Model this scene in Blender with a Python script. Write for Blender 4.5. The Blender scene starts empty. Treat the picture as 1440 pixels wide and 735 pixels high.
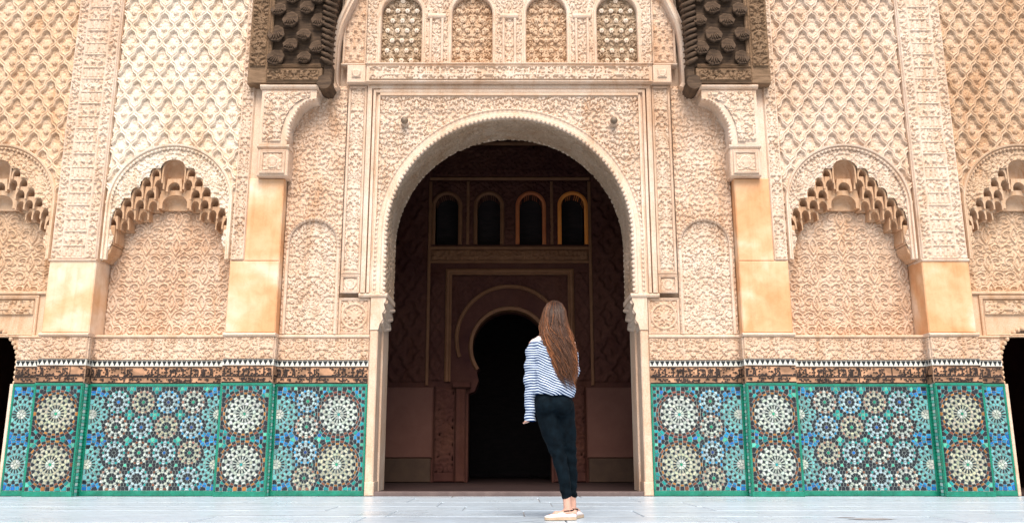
import bpy, bmesh, math, random
import numpy as np
from mathutils import Vector, Matrix

# ------------------------------------------------------------------ camera, sky, sun, exposure
S = bpy.context.scene
R = math.radians
cam_d = bpy.data.cameras.new('camera'); cam = bpy.data.objects.new('camera', cam_d)
S.collection.objects.link(cam); S.camera = cam
cam.location = (0.036, 0, 0.477)
cam.rotation_euler = (R(90 + 12.5), 0, 0)
cam_d.sensor_width = 36; cam_d.lens = 36 * 1221 / 1440
cam_d.clip_start = 0.05; cam_d.clip_end = 500

SUN_EL, SUN_AZ = 52, 6
w = bpy.data.worlds.new('World'); S.world = w; w.use_nodes = True
nt = w.node_tree; bg = nt.nodes['Background']
sky = nt.nodes.new('ShaderNodeTexSky'); sky.sky_type = 'NISHITA'; sky.sun_disc = False
sky.sun_elevation = R(SUN_EL); sky.sun_rotation = R(180 + SUN_AZ); sky.air_density = 1.0; sky.dust_density = 3.0
nt.links.new(sky.outputs[0], bg.inputs[0]); bg.inputs[1].default_value = 0.10
sd = bpy.data.lights.new('sun', 'SUN'); so = bpy.data.objects.new('sun', sd); S.collection.objects.link(so)
sd.energy = 2.2; sd.angle = R(34); sd.color = (1.0, 0.92, 0.82)
so.rotation_euler = (R(90 - SUN_EL), 0, R(SUN_AZ)); so.location = (0, 0, 20)
S.view_settings.view_transform = 'Standard'; S.view_settings.look = 'None'
S.view_settings.exposure = 1.0; S.view_settings.gamma = 1.0
S.render.engine = 'CYCLES'
S.cycles.use_denoising = True
S.cycles.max_bounces = 8; S.cycles.diffuse_bounces = 5
S.cycles.sample_clamp_indirect = 6

rng = np.random.default_rng(7)
random.seed(5)
COL = S.collection

# ------------------------------------------------------------------ object helpers
class MB:
    """collects vertices and faces for ONE mesh object"""
    def __init__(self): self.v = []; self.f = []; self.c = []; self.mi = []
    def add(self, verts, faces, col=None, mi=0):
        n = len(self.v); self.v += [tuple(p) for p in verts]
        self.f += [tuple(i + n for i in f) for f in faces]
        self.mi += [mi] * len(faces)
        if col is not None: self.c += [tuple(col) + (1.0,)] * len(verts)
        return self
    def box(self, x0, x1, y0, y1, z0, z1, c=0.0, col=None):
        x0, x1 = min(x0, x1), max(x0, x1)
        if c <= 0:
            v = [(x0,y0,z0),(x1,y0,z0),(x1,y1,z0),(x0,y1,z0),(x0,y0,z1),(x1,y0,z1),(x1,y1,z1),(x0,y1,z1)]
            f = [(0,1,5,4),(1,2,6,5),(2,3,7,6),(3,0,4,7),(4,5,6,7),(3,2,1,0)]
        else:
            v = [(x0+c,y0,z0+c),(x1-c,y0,z0+c),(x1-c,y0,z1-c),(x0+c,y0,z1-c),
                 (x0,y0+c,z0),(x1,y0+c,z0),(x1,y0+c,z1),(x0,y0+c,z1),
                 (x0,y1,z0),(x1,y1,z0),(x1,y1,z1),(x0,y1,z1)]
            f = [(0,1,2,3),(4,5,1,0),(5,6,2,1),(6,7,3,2),(7,4,0,3),
                 (8,9,5,4),(9,10,6,5),(10,11,7,6),(11,8,4,7),(11,10,9,8)]
        return self.add(v, f, col)
    def sweep(self, path, prof, Y, closed=False):
        """profile (u across the path in the wall plane, b proud of plane Y) along a path in the XZ plane"""
        P = [Vector((p[0], p[1])) for p in path]; n = len(P); rows = []
        for i in range(n):
            if closed: a, b = P[i] - P[i-1], P[(i+1) % n] - P[i]
            else:
                a = P[i] - P[i-1] if i else P[1] - P[0]
                b = P[i+1] - P[i] if i < n-1 else P[-1] - P[-2]
            a.normalize(); b.normalize()
            na, nb = Vector((-a.y, a.x)), Vector((-b.y, b.x))
            m = (na + nb); m.normalize(); k = 1 / max(0.35, m.dot(na))
            rows.append([(P[i].x + m.x*u*k, Y - bb, P[i].y + m.y*u*k) for u, bb in prof])
        k = len(prof); v = [p for r in rows for p in r]; f = []
        for i in range(n if closed else n-1):
            j = (i+1) % n
            for q in range(k-1): f.append((i*k+q, i*k+q+1, j*k+q+1, j*k+q))
        if not closed and k > 2:
            f.append(tuple(range(k))); f.append(tuple(reversed(range((n-1)*k, n*k))))
        return self.add(v, f)
    def poly(self, pts, y0, y1):
        """polygon in the XZ plane given thickness y0..y1"""
        n = len(pts); v = [(x, y0, z) for x, z in pts] + [(x, y1, z) for x, z in pts]
        f = [tuple(range(n)), tuple(reversed(range(n, 2*n)))]
        f += [(i, n+i, n+(i+1) % n, (i+1) % n) for i in range(n)]
        return self.add(v, f)
    def ball(self, c, r, seg=8, rings=5):
        if not hasattr(r, '__len__'): r = (r, r, r)
        v = [(c[0], c[1], c[2]-r[2])]
        for i in range(1, rings):
            t = math.pi*i/rings
            for j in range(seg):
                a = 2*math.pi*j/seg
                v.append((c[0]+r[0]*math.sin(t)*math.cos(a), c[1]+r[1]*math.sin(t)*math.sin(a), c[2]-r[2]*math.cos(t)))
        v.append((c[0], c[1], c[2]+r[2])); f = []
        for j in range(seg):
            f.append((0, 1+(j+1) % seg, 1+j))
            for i in range(rings-2):
                a, b = 1+i*seg+j, 1+i*seg+(j+1) % seg
                f.append((a, b, b+seg, a+seg))
            l = 1+(rings-2)*seg
            f.append((l+j, l+(j+1) % seg, len(v)-1))
        return self.add(v, f)
    def rings(self, R_, cap=True):
        """loft through rings, each a list of 3D points"""
        n = len(R_[0]); v = [p for r in R_ for p in r]; f = []
        for i in range(len(R_)-1):
            for j in range(n): f.append((i*n+j, i*n+(j+1) % n, (i+1)*n+(j+1) % n, (i+1)*n+j))
        if cap: f.append(tuple(reversed(range(n)))); f.append(tuple(range((len(R_)-1)*n, len(R_)*n)))
        return self.add(v, f)
    def tube(self, pts, rad, seg=10, flat=None, cap=True, side=Vector((1, 0, 0))):
        R_ = []
        pts = [Vector(p) for p in pts]
        for i, p in enumerate(pts):
            d = (pts[min(i+1, len(pts)-1)] - pts[max(i-1, 0)]).normalized()
            a = side - d*side.dot(d)
            if a.length < 0.2: a = Vector((0, 1, 0)) - d*d.y
            a.normalize(); b = d.cross(a)
            r = rad[i] if hasattr(rad, '__len__') else rad
            ra, rb = r if hasattr(r, '__len__') else (r, r)
            R_.append([p + a*ra*math.cos(2*math.pi*j/seg) + b*rb*math.sin(2*math.pi*j/seg) for j in range(seg)])
        return self.rings(R_, cap)
    def mesh(self, name, smooth=False):
        me = bpy.data.meshes.new(name); me.from_pydata(self.v, [], self.f)
        if self.c:
            ca = me.color_attributes.new('Col', 'FLOAT_COLOR', 'POINT')
            ca.data.foreach_set('color', np.array(self.c, dtype=np.float32).ravel())
        if any(self.mi): me.polygons.foreach_set('material_index', self.mi)
        if smooth: me.polygons.foreach_set('use_smooth', [True]*len(me.polygons))
        me.update(); return me
    def build(self, name, mat, parent=None, smooth=False):
        me = self.mesh(name, smooth); return link(name, me, mat, parent)

def link(name, me, mat, parent=None):
    if mat is not None and not me.materials:
        for m in (mat if isinstance(mat, (list, tuple)) else [mat]): me.materials.append(m)
    o = bpy.data.objects.new(name, me); COL.objects.link(o)
    if parent is not None: adopt(o, parent)
    return o

WLOC = {}
def adopt(o, parent):
    """parent while keeping the child's own coordinates equal to the world's"""
    o.parent = parent; loc = WLOC.get(parent.name, Vector((0, 0, 0)))
    o.matrix_parent_inverse = Matrix.Translation(-loc)

def thing(name, label, cat, loc, group=None):
    e = bpy.data.objects.new(name, None); COL.objects.link(e); e.location = loc; e.empty_display_size = 0.2
    WLOC[e.name] = Vector(loc); e['label'] = label; e['category'] = cat
    if group: e['group'] = group
    return e
def structure(o): o['kind'] = 'structure'; return o
def stuff(o): o['kind'] = 'stuff'; return o

# ------------------------------------------------------------------ materials
def new_mat(name):
    m = bpy.data.materials.new(name); m.use_nodes = True
    n = m.node_tree.nodes; return m, n, m.node_tree.links, n['Principled BSDF']
def coords(n, l, scale=(1, 1, 1)):
    tc = n.new('ShaderNodeTexCoord'); mp = n.new('ShaderNodeMapping'); mp.inputs['Scale'].default_value = scale
    l.new(tc.outputs['Object'], mp.inputs[0]); return mp.outputs[0]
def noise(n, l, vec, scale, detail=5, rough=0.6, dist=0.0):
    t = n.new('ShaderNodeTexNoise'); t.inputs['Scale'].default_value = scale; t.inputs['Detail'].default_value = detail
    t.inputs['Roughness'].default_value = rough; t.inputs['Distortion'].default_value = dist
    l.new(vec, t.inputs['Vector']); return t.outputs['Fac']
def ramp(n, l, fac, stops):
    r = n.new('ShaderNodeValToRGB'); e = r.color_ramp.elements
    while len(e) < len(stops): e.new(0.5)
    for k, (p, c) in enumerate(stops): e[k].position = p; e[k].color = tuple(c) + (1,) if len(c) == 3 else c
    l.new(fac, r.inputs[0]); return r.outputs[0]
def mix(n, l, a, b, fac, mode='MIX'):
    m = n.new('ShaderNodeMix'); m.data_type = 'RGBA'; m.blend_type = mode
    for v, s in ((a, 6), (b, 7)):
        if isinstance(v, tuple): m.inputs[s].default_value = v + (1,) if len(v) == 3 else v
        else: l.new(v, m.inputs[s])
    if isinstance(fac, float): m.inputs[0].default_value = fac
    else: l.new(fac, m.inputs[0])
    return m.outputs[2]
def bump(n, l, bsdf, h, strength, dist):
    b = n.new('ShaderNodeBump'); b.inputs['Strength'].default_value = strength; b.inputs['Distance'].default_value = dist
    l.new(h, b.inputs['Height']); l.new(b.outputs[0], bsdf.inputs['Normal'])

def stucco(name, base, pale, rusty, k=0.45):
    m, n, l, b = new_mat(name); v = coords(n, l)
    big = noise(n, l, v, 0.9, 4, 0.62, 0.6); mid = noise(n, l, v, 5.5, 6, 0.7, 0.3); fine = noise(n, l, v, 60, 4, 0.7)
    c = ramp(n, l, big, [(0.32, rusty), (0.5, base), (0.66, pale)])
    c2 = ramp(n, l, mid, [(0.30, rusty), (0.52, base), (0.72, pale)])
    c = mix(n, l, c, c2, k)
    sp = ramp(n, l, fine, [(0.35, (0.80, 0.78, 0.76)), (0.6, (1, 1, 1))])
    c = mix(n, l, c, sp, 1.0, 'MULTIPLY')
    stn = noise(n, l, coords(n, l, (2.2, 2.2, 0.5)), 1.5, 7, 0.72, 0.9); c = mix(n, l, c, ramp(n, l, stn, [(0.34, (0.80, 0.67, 0.55)), (0.47, (0.97, 0.94, 0.90)), (0.6, (1, 1, 1))]), 0.85, 'MULTIPLY')
    l.new(c, b.inputs['Base Color']); b.inputs['Roughness'].default_value = 0.92; b.inputs['Specular IOR Level'].default_value = 0.15
    bump(n, l, b, fine, 0.35, 0.006); return m

def shaft_mat():
    m, n, l, b = new_mat('smooth_ochre_plaster'); v = coords(n, l)
    big = noise(n, l, v, 1.5, 2, 0.5, 0.6); mid = noise(n, l, v, 7, 5, 0.6, 0.4); fine = noise(n, l, v, 45, 4, 0.6)
    c = ramp(n, l, big, [(0.34, (0.66, 0.34, 0.16)), (0.48, (0.71, 0.45, 0.26)), (0.62, (0.77, 0.60, 0.45))])
    c2 = ramp(n, l, mid, [(0.35, (0.90, 0.84, 0.76)), (0.6, (1, 1, 1))])
    c = mix(n, l, c, c2, 1.0, 'MULTIPLY')
    dr = noise(n, l, coords(n, l, (9, 9, 0.55)), 1.6, 5, 0.65, 0.2); c = mix(n, l, c, ramp(n, l, dr, [(0.33, (0.90, 0.83, 0.75)), (0.5, (1, 1, 1))]), 0.6, 'MULTIPLY')
    ck = noise(n, l, v, 3.2, 8, 0.7, 1.5); c = mix(n, l, c, ramp(n, l, ck, [(0.488, (1, 1, 1)), (0.5, (0.66, 0.52, 0.40)), (0.512, (1, 1, 1))]), 0.25, 'MULTIPLY')
    l.new(c, b.inputs['Base Color']); b.inputs['Roughness'].default_value = 0.75
    bump(n, l, b, fine, 0.2, 0.004); return m

def vcol_mat(name, rough, spec, bumpk=0.0, dirt=0.25):
    m, n, l, b = new_mat(name); a = n.new('ShaderNodeVertexColor'); a.layer_name = 'Col'; v = coords(n, l)
    d = noise(n, l, v, 9, 6, 0.7, 0.2)
    c = mix(n, l, a.outputs[0], ramp(n, l, d, [(0.3, (1-dirt,)*3), (0.65, (1, 1, 1))]), 1.0, 'MULTIPLY')
    l.new(c, b.inputs['Base Color']); b.inputs['Specular IOR Level'].default_value = spec
    l.new(ramp(n, l, d, [(0.3, (rough+0.25,)*3), (0.6, (rough,)*3)]), b.inputs['Roughness'])
    if bumpk: bump(n, l, b, noise(n, l, v, 70, 3, 0.6), bumpk, 0.003)
    return m

def plain(name, c1, c2, scale=6, rough=0.7, spec=0.3, stretch=(1, 1, 1), bumpk=0.2, bdist=0.004):
    m, n, l, b = new_mat(name); v = coords(n, l, stretch); f = noise(n, l, v, scale, 6, 0.65, 0.3)
    l.new(ramp(n, l, f, [(0.33, c1), (0.66, c2)]), b.inputs['Base Color'])
    b.inputs['Roughness'].default_value = rough; b.inputs['Specular IOR Level'].default_value = spec
    if bumpk: bump(n, l, b, noise(n, l, v, scale*6, 4, 0.65), bumpk, bdist)
    return m

M = {}
M['cream']  = stucco('cream_stucco', (0.73, 0.58, 0.46), (0.81, 0.69, 0.58), (0.63, 0.44, 0.31))
M['ivory']  = stucco('ivory_stucco', (0.84, 0.73, 0.61), (0.88, 0.80, 0.70), (0.76, 0.59, 0.43))
M['peach']  = stucco('peach_stucco', (0.67, 0.49, 0.36), (0.75, 0.61, 0.49), (0.59, 0.38, 0.25))
M['tan']    = stucco('tan_stucco', (0.63, 0.45, 0.31), (0.71, 0.55, 0.41), (0.54, 0.34, 0.20))
M['apricot'] = stucco('apricot_stucco', (0.74, 0.55, 0.39), (0.81, 0.66, 0.51), (0.65, 0.43, 0.27))
M['rose']   = stucco('rose_stucco', (0.71, 0.53, 0.40), (0.78, 0.64, 0.52), (0.63, 0.42, 0.28))
M['frame']  = stucco('pale_moulding_plaster', (0.72, 0.57, 0.45), (0.79, 0.68, 0.58), (0.62, 0.43, 0.30), 0.35)
M['soffit'] = stucco('shade_toned_soffit_stucco', (0.47, 0.34, 0.24), (0.56, 0.43, 0.33), (0.38, 0.25, 0.16))  # darker than the face stucco: shade under the arch put into the colour
M['hood'] = stucco('bounce_tinted_hood_stucco', (0.58, 0.38, 0.24), (0.68, 0.50, 0.36), (0.50, 0.30, 0.17))  # orange-brown bounce light inside the hollows put into the colour
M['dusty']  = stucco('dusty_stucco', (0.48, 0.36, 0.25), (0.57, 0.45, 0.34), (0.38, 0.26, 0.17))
M['shaft']  = shaft_mat()
M['tile']   = vcol_mat('glazed_zellige', 0.22, 0.5, 0.0, 0.22)
M['grout']  = plain('pale_lime_grout', (0.26, 0.33, 0.31), (0.38, 0.44, 0.41), 14, 0.9)
M['green']  = plain('green_glaze', (0.004, 0.13, 0.082), (0.009, 0.23, 0.15), 9, 0.25, 0.5, bumpk=0.1)
M['band']   = vcol_mat('chiselled_glaze_and_clay', 0.55, 0.3, 0.2, 0.3)
M['wood']   = plain('old_grey_cedar', (0.038, 0.023, 0.014), (0.125, 0.078, 0.047), 5, 0.8, 0.25, (1, 1, 7), 0.5, 0.008)
M['wood2']  = plain('brown_carved_cedar', (0.13, 0.078, 0.042), (0.27, 0.17, 0.10), 6, 0.8, 0.25, (1, 1, 5), 0.5, 0.008)
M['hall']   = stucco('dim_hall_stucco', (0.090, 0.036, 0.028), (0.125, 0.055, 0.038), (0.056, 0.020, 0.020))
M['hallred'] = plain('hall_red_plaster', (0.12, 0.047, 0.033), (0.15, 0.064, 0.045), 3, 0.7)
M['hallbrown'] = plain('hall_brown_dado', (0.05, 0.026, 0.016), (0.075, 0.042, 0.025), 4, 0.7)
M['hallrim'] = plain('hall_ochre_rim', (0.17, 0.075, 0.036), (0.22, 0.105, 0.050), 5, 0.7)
M['rim2'] = plain('rust_glow_rim', (0.42, 0.12, 0.045), (0.50, 0.16, 0.06), 5, 0.7)  # warm glow on the right of the hall put into the colour
M['rim3'] = plain('orange_glow_rim', (0.80, 0.24, 0.045), (0.85, 0.32, 0.07), 5, 0.7)  # stronger orange glow in the colour, for the rightmost window
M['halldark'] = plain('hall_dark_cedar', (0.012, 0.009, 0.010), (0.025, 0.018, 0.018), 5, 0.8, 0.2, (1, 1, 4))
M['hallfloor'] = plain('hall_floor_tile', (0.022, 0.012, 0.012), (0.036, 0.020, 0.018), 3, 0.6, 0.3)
M['sillstone'] = plain('worn_sill_stone', (0.10, 0.07, 0.065), (0.15, 0.11, 0.10), 6, 0.7)
M['iron']   = plain('aged_bronze', (0.10, 0.07, 0.05), (0.24, 0.17, 0.11), 12, 0.55, 0.5)

def floor_mat():
    m, n, l, b = new_mat('pale_worn_marble'); v = coords(n, l); v2 = coords(n, l, (0.5, 2.2, 1))
    oi = n.new('ShaderNodeObjectInfo')
    big = noise(n, l, v, 1.3, 5, 0.65, 0.8); st = noise(n, l, v2, 2.5, 7, 0.7, 1.2)
    c = ramp(n, l, big, [(0.3, (0.46, 0.55, 0.62)), (0.5, (0.51, 0.60, 0.67)), (0.7, (0.56, 0.65, 0.71))])
    vein = ramp(n, l, st, [(0.46, (1, 1, 1)), (0.5, (0.78, 0.77, 0.76)), (0.53, (1, 1, 1))])
    c = mix(n, l, c, vein, 1.0, 'MULTIPLY')
    k = ramp(n, l, oi.outputs['Random'], [(0.0, (0.93, 0.93, 0.94)), (1.0, (1, 1, 1))])
    c = mix(n, l, c, k, 1.0, 'MULTIPLY')
    l.new(c, b.inputs['Base Color'])
    l.new(ramp(n, l, big, [(0.3, (0.42,)*3), (0.7, (0.22,)*3)]), b.inputs['Roughness'])
    bump(n, l, b, st, 0.15, 0.01); return m
M['marble'] = floor_mat()
M['joint'] = plain('dusty_joint', (0.26, 0.25, 0.25), (0.36, 0.35, 0.34), 8, 0.95)

# ------------------------------------------------------------------ carved relief patterns (periodic height maps)
def labyrinth(lam, L, n=256, aniso=1.0, seed=1, sym=True, glide=True):
    """scrolling arabesque: band-passed, sharpened, mirror-symmetric periodic pattern of wavelength lam in a cell of size L"""
    r = np.random.default_rng(seed); a = r.normal(size=(n, n))
    k = np.fft.fftfreq(n, L/n); kz, kx = np.meshgrid(k, k, indexing='ij')
    kk = np.hypot(kx*aniso, kz/aniso); k0 = 1/lam
    F = np.exp(-((kk-k0)/(0.20*k0))**2)
    for i in range(18):
        if sym: a = a + a[:, ::-1]
        if glide: a = a + np.roll(np.roll(a, n//2, 0), n//2, 1)
        a = np.real(np.fft.ifft2(np.fft.fft2(a)*F)); a /= a.std(); a = np.tanh(1.6*a)
    return a, L
def sample(tex, x, z):
    a, L = tex; n = a.shape[0]
    u = (np.asarray(x)/L*n) % n; v = (np.asarray(z)/L*n) % n
    i, j = np.floor(v).astype(int) % n, np.floor(u).astype(int) % n; fu, fv = u-np.floor(u), v-np.floor(v)
    i2, j2 = (i+1) % n, (j+1) % n
    return (a[i, j]*(1-fu)+a[i, j2]*fu)*(1-fv)+(a[i2, j]*(1-fu)+a[i2, j2]*fu)*fv

def splat(pts, L, W=None, res=0.0034, edge=0.005):
    """periodic height map from dabs (x, z, radius, height) in a cell L wide and W high"""
    W = W or L; nx_, nz_ = int(round(L/res)), int(round(W/res)); A = np.zeros((nz_, nx_)); rx, rz = L/nx_, W/nz_
    for x, z, r, hh in pts:
        k = int((r+edge)/res)+2; ci, cj = int(round(z/rz)), int(round(x/rx))
        ii, jj = np.arange(ci-k, ci+k+1), np.arange(cj-k, cj+k+1)
        d = np.hypot(jj[None, :]*rx-x, ii[:, None]*rz-z)
        v = hh*(1-sst(r, r+edge, d)); ix = np.ix_(ii % nz_, jj % nx_)
        A[ix] = np.maximum(A[ix], v)
    return A
def sst(a, b, x):
    t = np.clip((x-a)/(b-a), 0, 1); return t*t*(3-2*t)
def spiral(r, cx, cz, k):
    r0 = k*r.uniform(0.030, 0.044); a0 = r.uniform(0, 6.28); h = r.choice((-1, 1)); n = 30; out = []
    for i in range(n):
        t = i/(n-1); a = a0+h*t*r_turn; q = r0*(1-0.86*t); out.append((cx+q*math.cos(a), cz+q*math.sin(a), k*0.0052, 1.0))
    out.append((cx, cz, k*0.010, 1.0))
    b = a0-h*0.9; out += [(cx+r0*1.18*math.cos(b+0.1*i*h), cz+r0*1.18*math.sin(b+0.1*i*h), k*(0.004+0.008*math.sin(math.pi*i/8)), 0.95) for i in range(9)]
    return out
r_turn = 8.2
def leafy(r, cx, cz, k):
    a = r.uniform(0, 6.28); bend = r.uniform(-1.6, 1.6); out = []; x, z = cx, cz; n = 16
    for i in range(n):
        t = i/(n-1); a2 = a+bend*t; x += k*0.0046*math.cos(a2); z += k*0.0046*math.sin(a2)
        out.append((x, z, k*(0.003+0.0105*math.sin(math.pi*t)**1.3), 0.9))
    return out
def arabesque(L, k, seed, dots=True):
    """mirror-symmetric cell of curling stems and split leaves, as deep carving"""
    r = random.Random(seed); P = []; cs = []; tries = 0
    while tries < 4200:
        tries += 1; x, z = r.uniform(0.004, L/2-0.004), r.uniform(0, L)
        big = tries < 1400; need = k*(0.068 if big else 0.040)
        if any(math.hypot(x-c[0], (z-c[1]+L/2) % L-L/2) < need*0.5+c[2]*0.5 for c in cs): continue
        cs.append((x, z, need))
        P += spiral(r, x, z, k) if big and r.random() < 0.72 else leafy(r, x, z, k)
    P += [(L-x, z, q, hh) for x, z, q, hh in P]
    for i in range(70):
        t = i/70; P.append((0.010*math.sin(t*25), t*L, k*0.0055, 1.0)); P.append((L/2+0.010*math.sin(t*25+1), t*L, k*0.0055, 1.0))
    A = splat(P, L); n = A.shape[0]
    q = np.random.default_rng(seed).normal(size=A.shape); kf = np.fft.fftfreq(n, L/n); kz, kx = np.meshgrid(kf, kf, indexing='ij'); kk = np.hypot(kx, kz)*0.034*k
    q = np.real(np.fft.ifft2(np.fft.fft2(q)*np.exp(-((kk-1)/0.45)**2))); q = sst(-0.2, 1.2, q/q.std())
    A = np.maximum(A, 0.45*q)
    return A*2-1, L
T_fine = arabesque(0.52, 0.62, 3)
T_fine2 = arabesque(0.60, 0.68, 11)
T_mid = arabesque(0.72, 0.84, 21)
T_tall = arabesque(0.42, 0.58, 31)
T_wear = labyrinth(0.55, 4.0, n=128, seed=5, sym=False, glide=False)
def script_cells(W, Hh, seed, k=1.0):
    """flowing inscription: uprights, bowls, teeth and dots over small curls"""
    r = random.Random(seed); P = []; x = 0.0; base = Hh*0.36
    while x < W:
        t = r.random(); w_ = k*0.0085
        if t < 0.36:
            hgt = Hh*r.uniform(0.40, 0.52); lean = r.uniform(-0.012, 0.008)
            P += [(x+lean*i/14, base+hgt*i/14, w_*(0.8+0.5*i/14), 1) for i in range(15)]; adv = r.uniform(0.018, 0.03)
        elif t < 0.62:
            q = k*r.uniform(0.020, 0.032); P += [(x+q+q*math.cos(math.pi+math.pi*i/16), base+q*1.1*math.sin(math.pi+math.pi*i/16)*0.9, w_*(0.7+0.5*math.sin(math.pi*i/16)), 1) for i in range(17)]; adv = 2*q
        elif t < 0.85:
            m = r.randint(2, 3)
            for j in range(m): P += [(x+0.016*k*j, base+0.022*k*i/5, w_*0.8, 1) for i in range(6)]
            P += [(x+0.016*k*m*i/10, base, w_*0.9, 1) for i in range(11)]; adv = 0.016*k*m
        else:
            q = 0.014*k; P += [(x+q+q*math.cos(6.28*i/14), base+q+q*math.sin(6.28*i/14), w_*0.75, 1) for i in range(14)]; adv = 2.3*q
        P += [(x+adv*i/6, base, w_*0.75, 1) for i in range(7)]
        if r.random() < 0.7: P.append((x+adv*0.5, base+Hh*r.choice((0.18, 0.30, -0.16, 0.42)), w_*1.15, 1))
        x += adv+k*0.006
    for i in range(int(W/0.010)):
        cx, cz = r.uniform(0, W), r.choice((r.uniform(0.04, 0.26), r.uniform(0.45, 0.95)))*Hh; q = k*r.uniform(0.010, 0.020); a0 = r.uniform(0, 6.28)
        P += [(cx+q*(1-0.6*j/12)*math.cos(a0+j*0.42), cz+q*(1-0.6*j/12)*math.sin(a0+j*0.42), 0.0045*k, 0.95) for j in range(13)]
    return splat(P, W, Hh, 0.004, 0.005), W, Hh
SCR = [script_cells(1.26, 0.19, 5, 0.8), script_cells(1.68, 0.185, 9)]
def h_script(k, ox, z0):
    A, W, Hh = SCR[k]
    def f(x, z):
        u = np.floor(((x-ox)/W % 1.0)*A.shape[1]).astype(int) % A.shape[1]; v = np.clip(((z-z0)/Hh*A.shape[0]).astype(int), 0, A.shape[0]-1)
        return A[v, u]
    return f

def h_lab(T, ox=0.0, oz=0.0, lo=-0.75, hi=0.75):
    def f(x, z):
        wob = 0.010*np.sin(7*z+3*x) + 0.008*np.sin(11*x-5*z)
        h = sst(lo, hi, sample(T, x-ox+wob, z-oz+0.008*np.sin(9*x)))
        wear = 0.78+0.22*sst(-0.9, 0.3, sample(T_wear, x, z))
        return h*wear
    return f
def h_scroll(ox, oz, px=0.37, pz=0.36):
    """larger leaf scrolls set in a repeating mirrored unit, over finer carving"""
    lab = h_lab(T_mid, ox, oz)
    pts = []
    for k in range(2):
        for i in range(60):
            t = i/59; a = 0.4+t*5.4; rr = 0.30*(1-t)**0.8+0.015
            pts.append((0.27+rr*math.cos(a)*(1 if k else -1)*0.62, 0.25+k*0.5+rr*math.sin(a)*0.62))
    for i in range(40):
        t = i/39; pts.append((0.03+0.10*math.sin(t*6.283), t))
    P = np.array(pts)
    n = 96; g = (np.arange(n)+0.5)/n; gx, gz = np.meshgrid(g*0.5, g)      # half unit, mirrored
    d = np.min(np.hypot(gx[..., None]-P[:, 0], (gz[..., None]-P[:, 1]+0.5) % 1-0.5), axis=-1)
    d = np.concatenate([d, d[:, ::-1]], 1)
    def f(x, z):
        u = ((x-ox)/px) % 1.0; v = ((z-oz)/pz) % 1.0
        dd = d[np.clip((v*n).astype(int), 0, n-1), np.clip((u*2*n).astype(int), 0, 2*n-1)]
        stem = 1-sst(0.016, 0.040, dd); halo = sst(0.045, 0.075, dd)
        return np.maximum(stem, lab(x, z)*0.8*halo)
    return f
def h_sebka(ox, oz, px=0.275, pz=0.47):
    """net of lozenges with a palmette in every mesh and a deep pocket above it"""
    lab = h_lab(T_fine, ox, oz)
    def f(x, z):
        u, v = (x-ox)/px, (z-oz)/pz
        a, b = u+v, u-v
        a2 = a+0.035*np.sin(2*np.pi*2*b); b2 = b+0.035*np.sin(2*np.pi*2*a)
        fa, fb = a2 % 1.0, b2 % 1.0
        da = np.minimum(fa, 1-fa); db = np.minimum(fb, 1-fb); d = np.minimum(da, db)
        rib = (1-sst(0.085, 0.115, d))*(1-0.35*(1-sst(0.012, 0.03, d)))
        q = (fa+fb-1)*px; p = (fa-fb)*pz                                   # local across, local up (before shear)
        q, p = (fa-0.5+fb-0.5)*px/1.0, (fa-fb)*pz/1.0
        leaf = np.hypot(q/0.062, (p+0.03)/0.105)
        lob = leaf + 0.10*np.cos(6*np.arctan2(q, p+0.1))
        palm = 1-sst(0.72, 1.0, lob)
        vein = 1-sst(0.006, 0.014, np.abs(q))
        side = 1-sst(0.6, 1.0, np.hypot((np.abs(q)-0.062)/0.035, (p+0.06)/0.06))
        cell = np.maximum(palm*(0.82-0.30*vein), side*0.62)
        cell = np.maximum(cell, 0.26*lab(x, z))
        pocket = 1-sst(0.55, 1.0, np.hypot(q/0.055, (p-0.085)/0.055))
        cell = cell*(1-pocket*(1-palm))
        return np.maximum(rib, cell)
    return f
def h_kufic(x0, x1, z0, cell=0.335):
    """vertical strip: stacked inscription panels between two narrow bands of fine carving"""
    lab = h_lab(T_fine2, x0, z0, -0.75, 0.75); W = x1-x0; e = 0.235*W
    tall = h_lab(T_tall, x0, z0)
    def f(x, z):
        u = x-x0
        edge = np.minimum(u, W-u)
        rail = np.maximum(1-sst(0.010, 0.018, np.abs(edge-e)), 1-sst(0.012, 0.020, edge))
        inb = edge > e
        v = ((z-z0)/cell); k = np.floor(v); v = v-k
        uu = (u-e)/(W-2*e)
        bars = np.maximum(1-sst(0.018, 0.045, np.abs(v-0.04)), 1-sst(0.015, 0.035, np.abs(v-0.50)))
        ph = k*1.7
        strokes = (1-sst(0.18, 0.34, np.abs(((uu*4.5+0.3*np.sin(ph)) % 1.0)-0.5)))*((v > 0.1) & (v < 0.44))
        bowl = 1-sst(0.03, 0.075, np.abs(v-(0.66+0.11*np.sin(uu*19+ph)+0.05*np.sin(uu*41+2*ph))))
        mid = np.maximum(np.maximum(bars*0.9, strokes*0.85), np.maximum(bowl, 0.55*tall(x, z)))
        return np.maximum(rail, np.where(inb, mid, 0.85*lab(x, z)))
    return f
def h_band(ox, pitch=0.42, scr=None):
    """foliate frieze broken into cartouches"""
    lab = h_lab(T_fine, ox, 0.13)
    if scr: lab = h_script(1, ox, scr)
    def f(x, z):
        u = ((x-ox)/pitch) % 1.0; d = np.minimum(u, 1-u)*pitch
        return np.maximum(1-sst(0.006, 0.014, d), lab(x, z))
    return f
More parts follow.
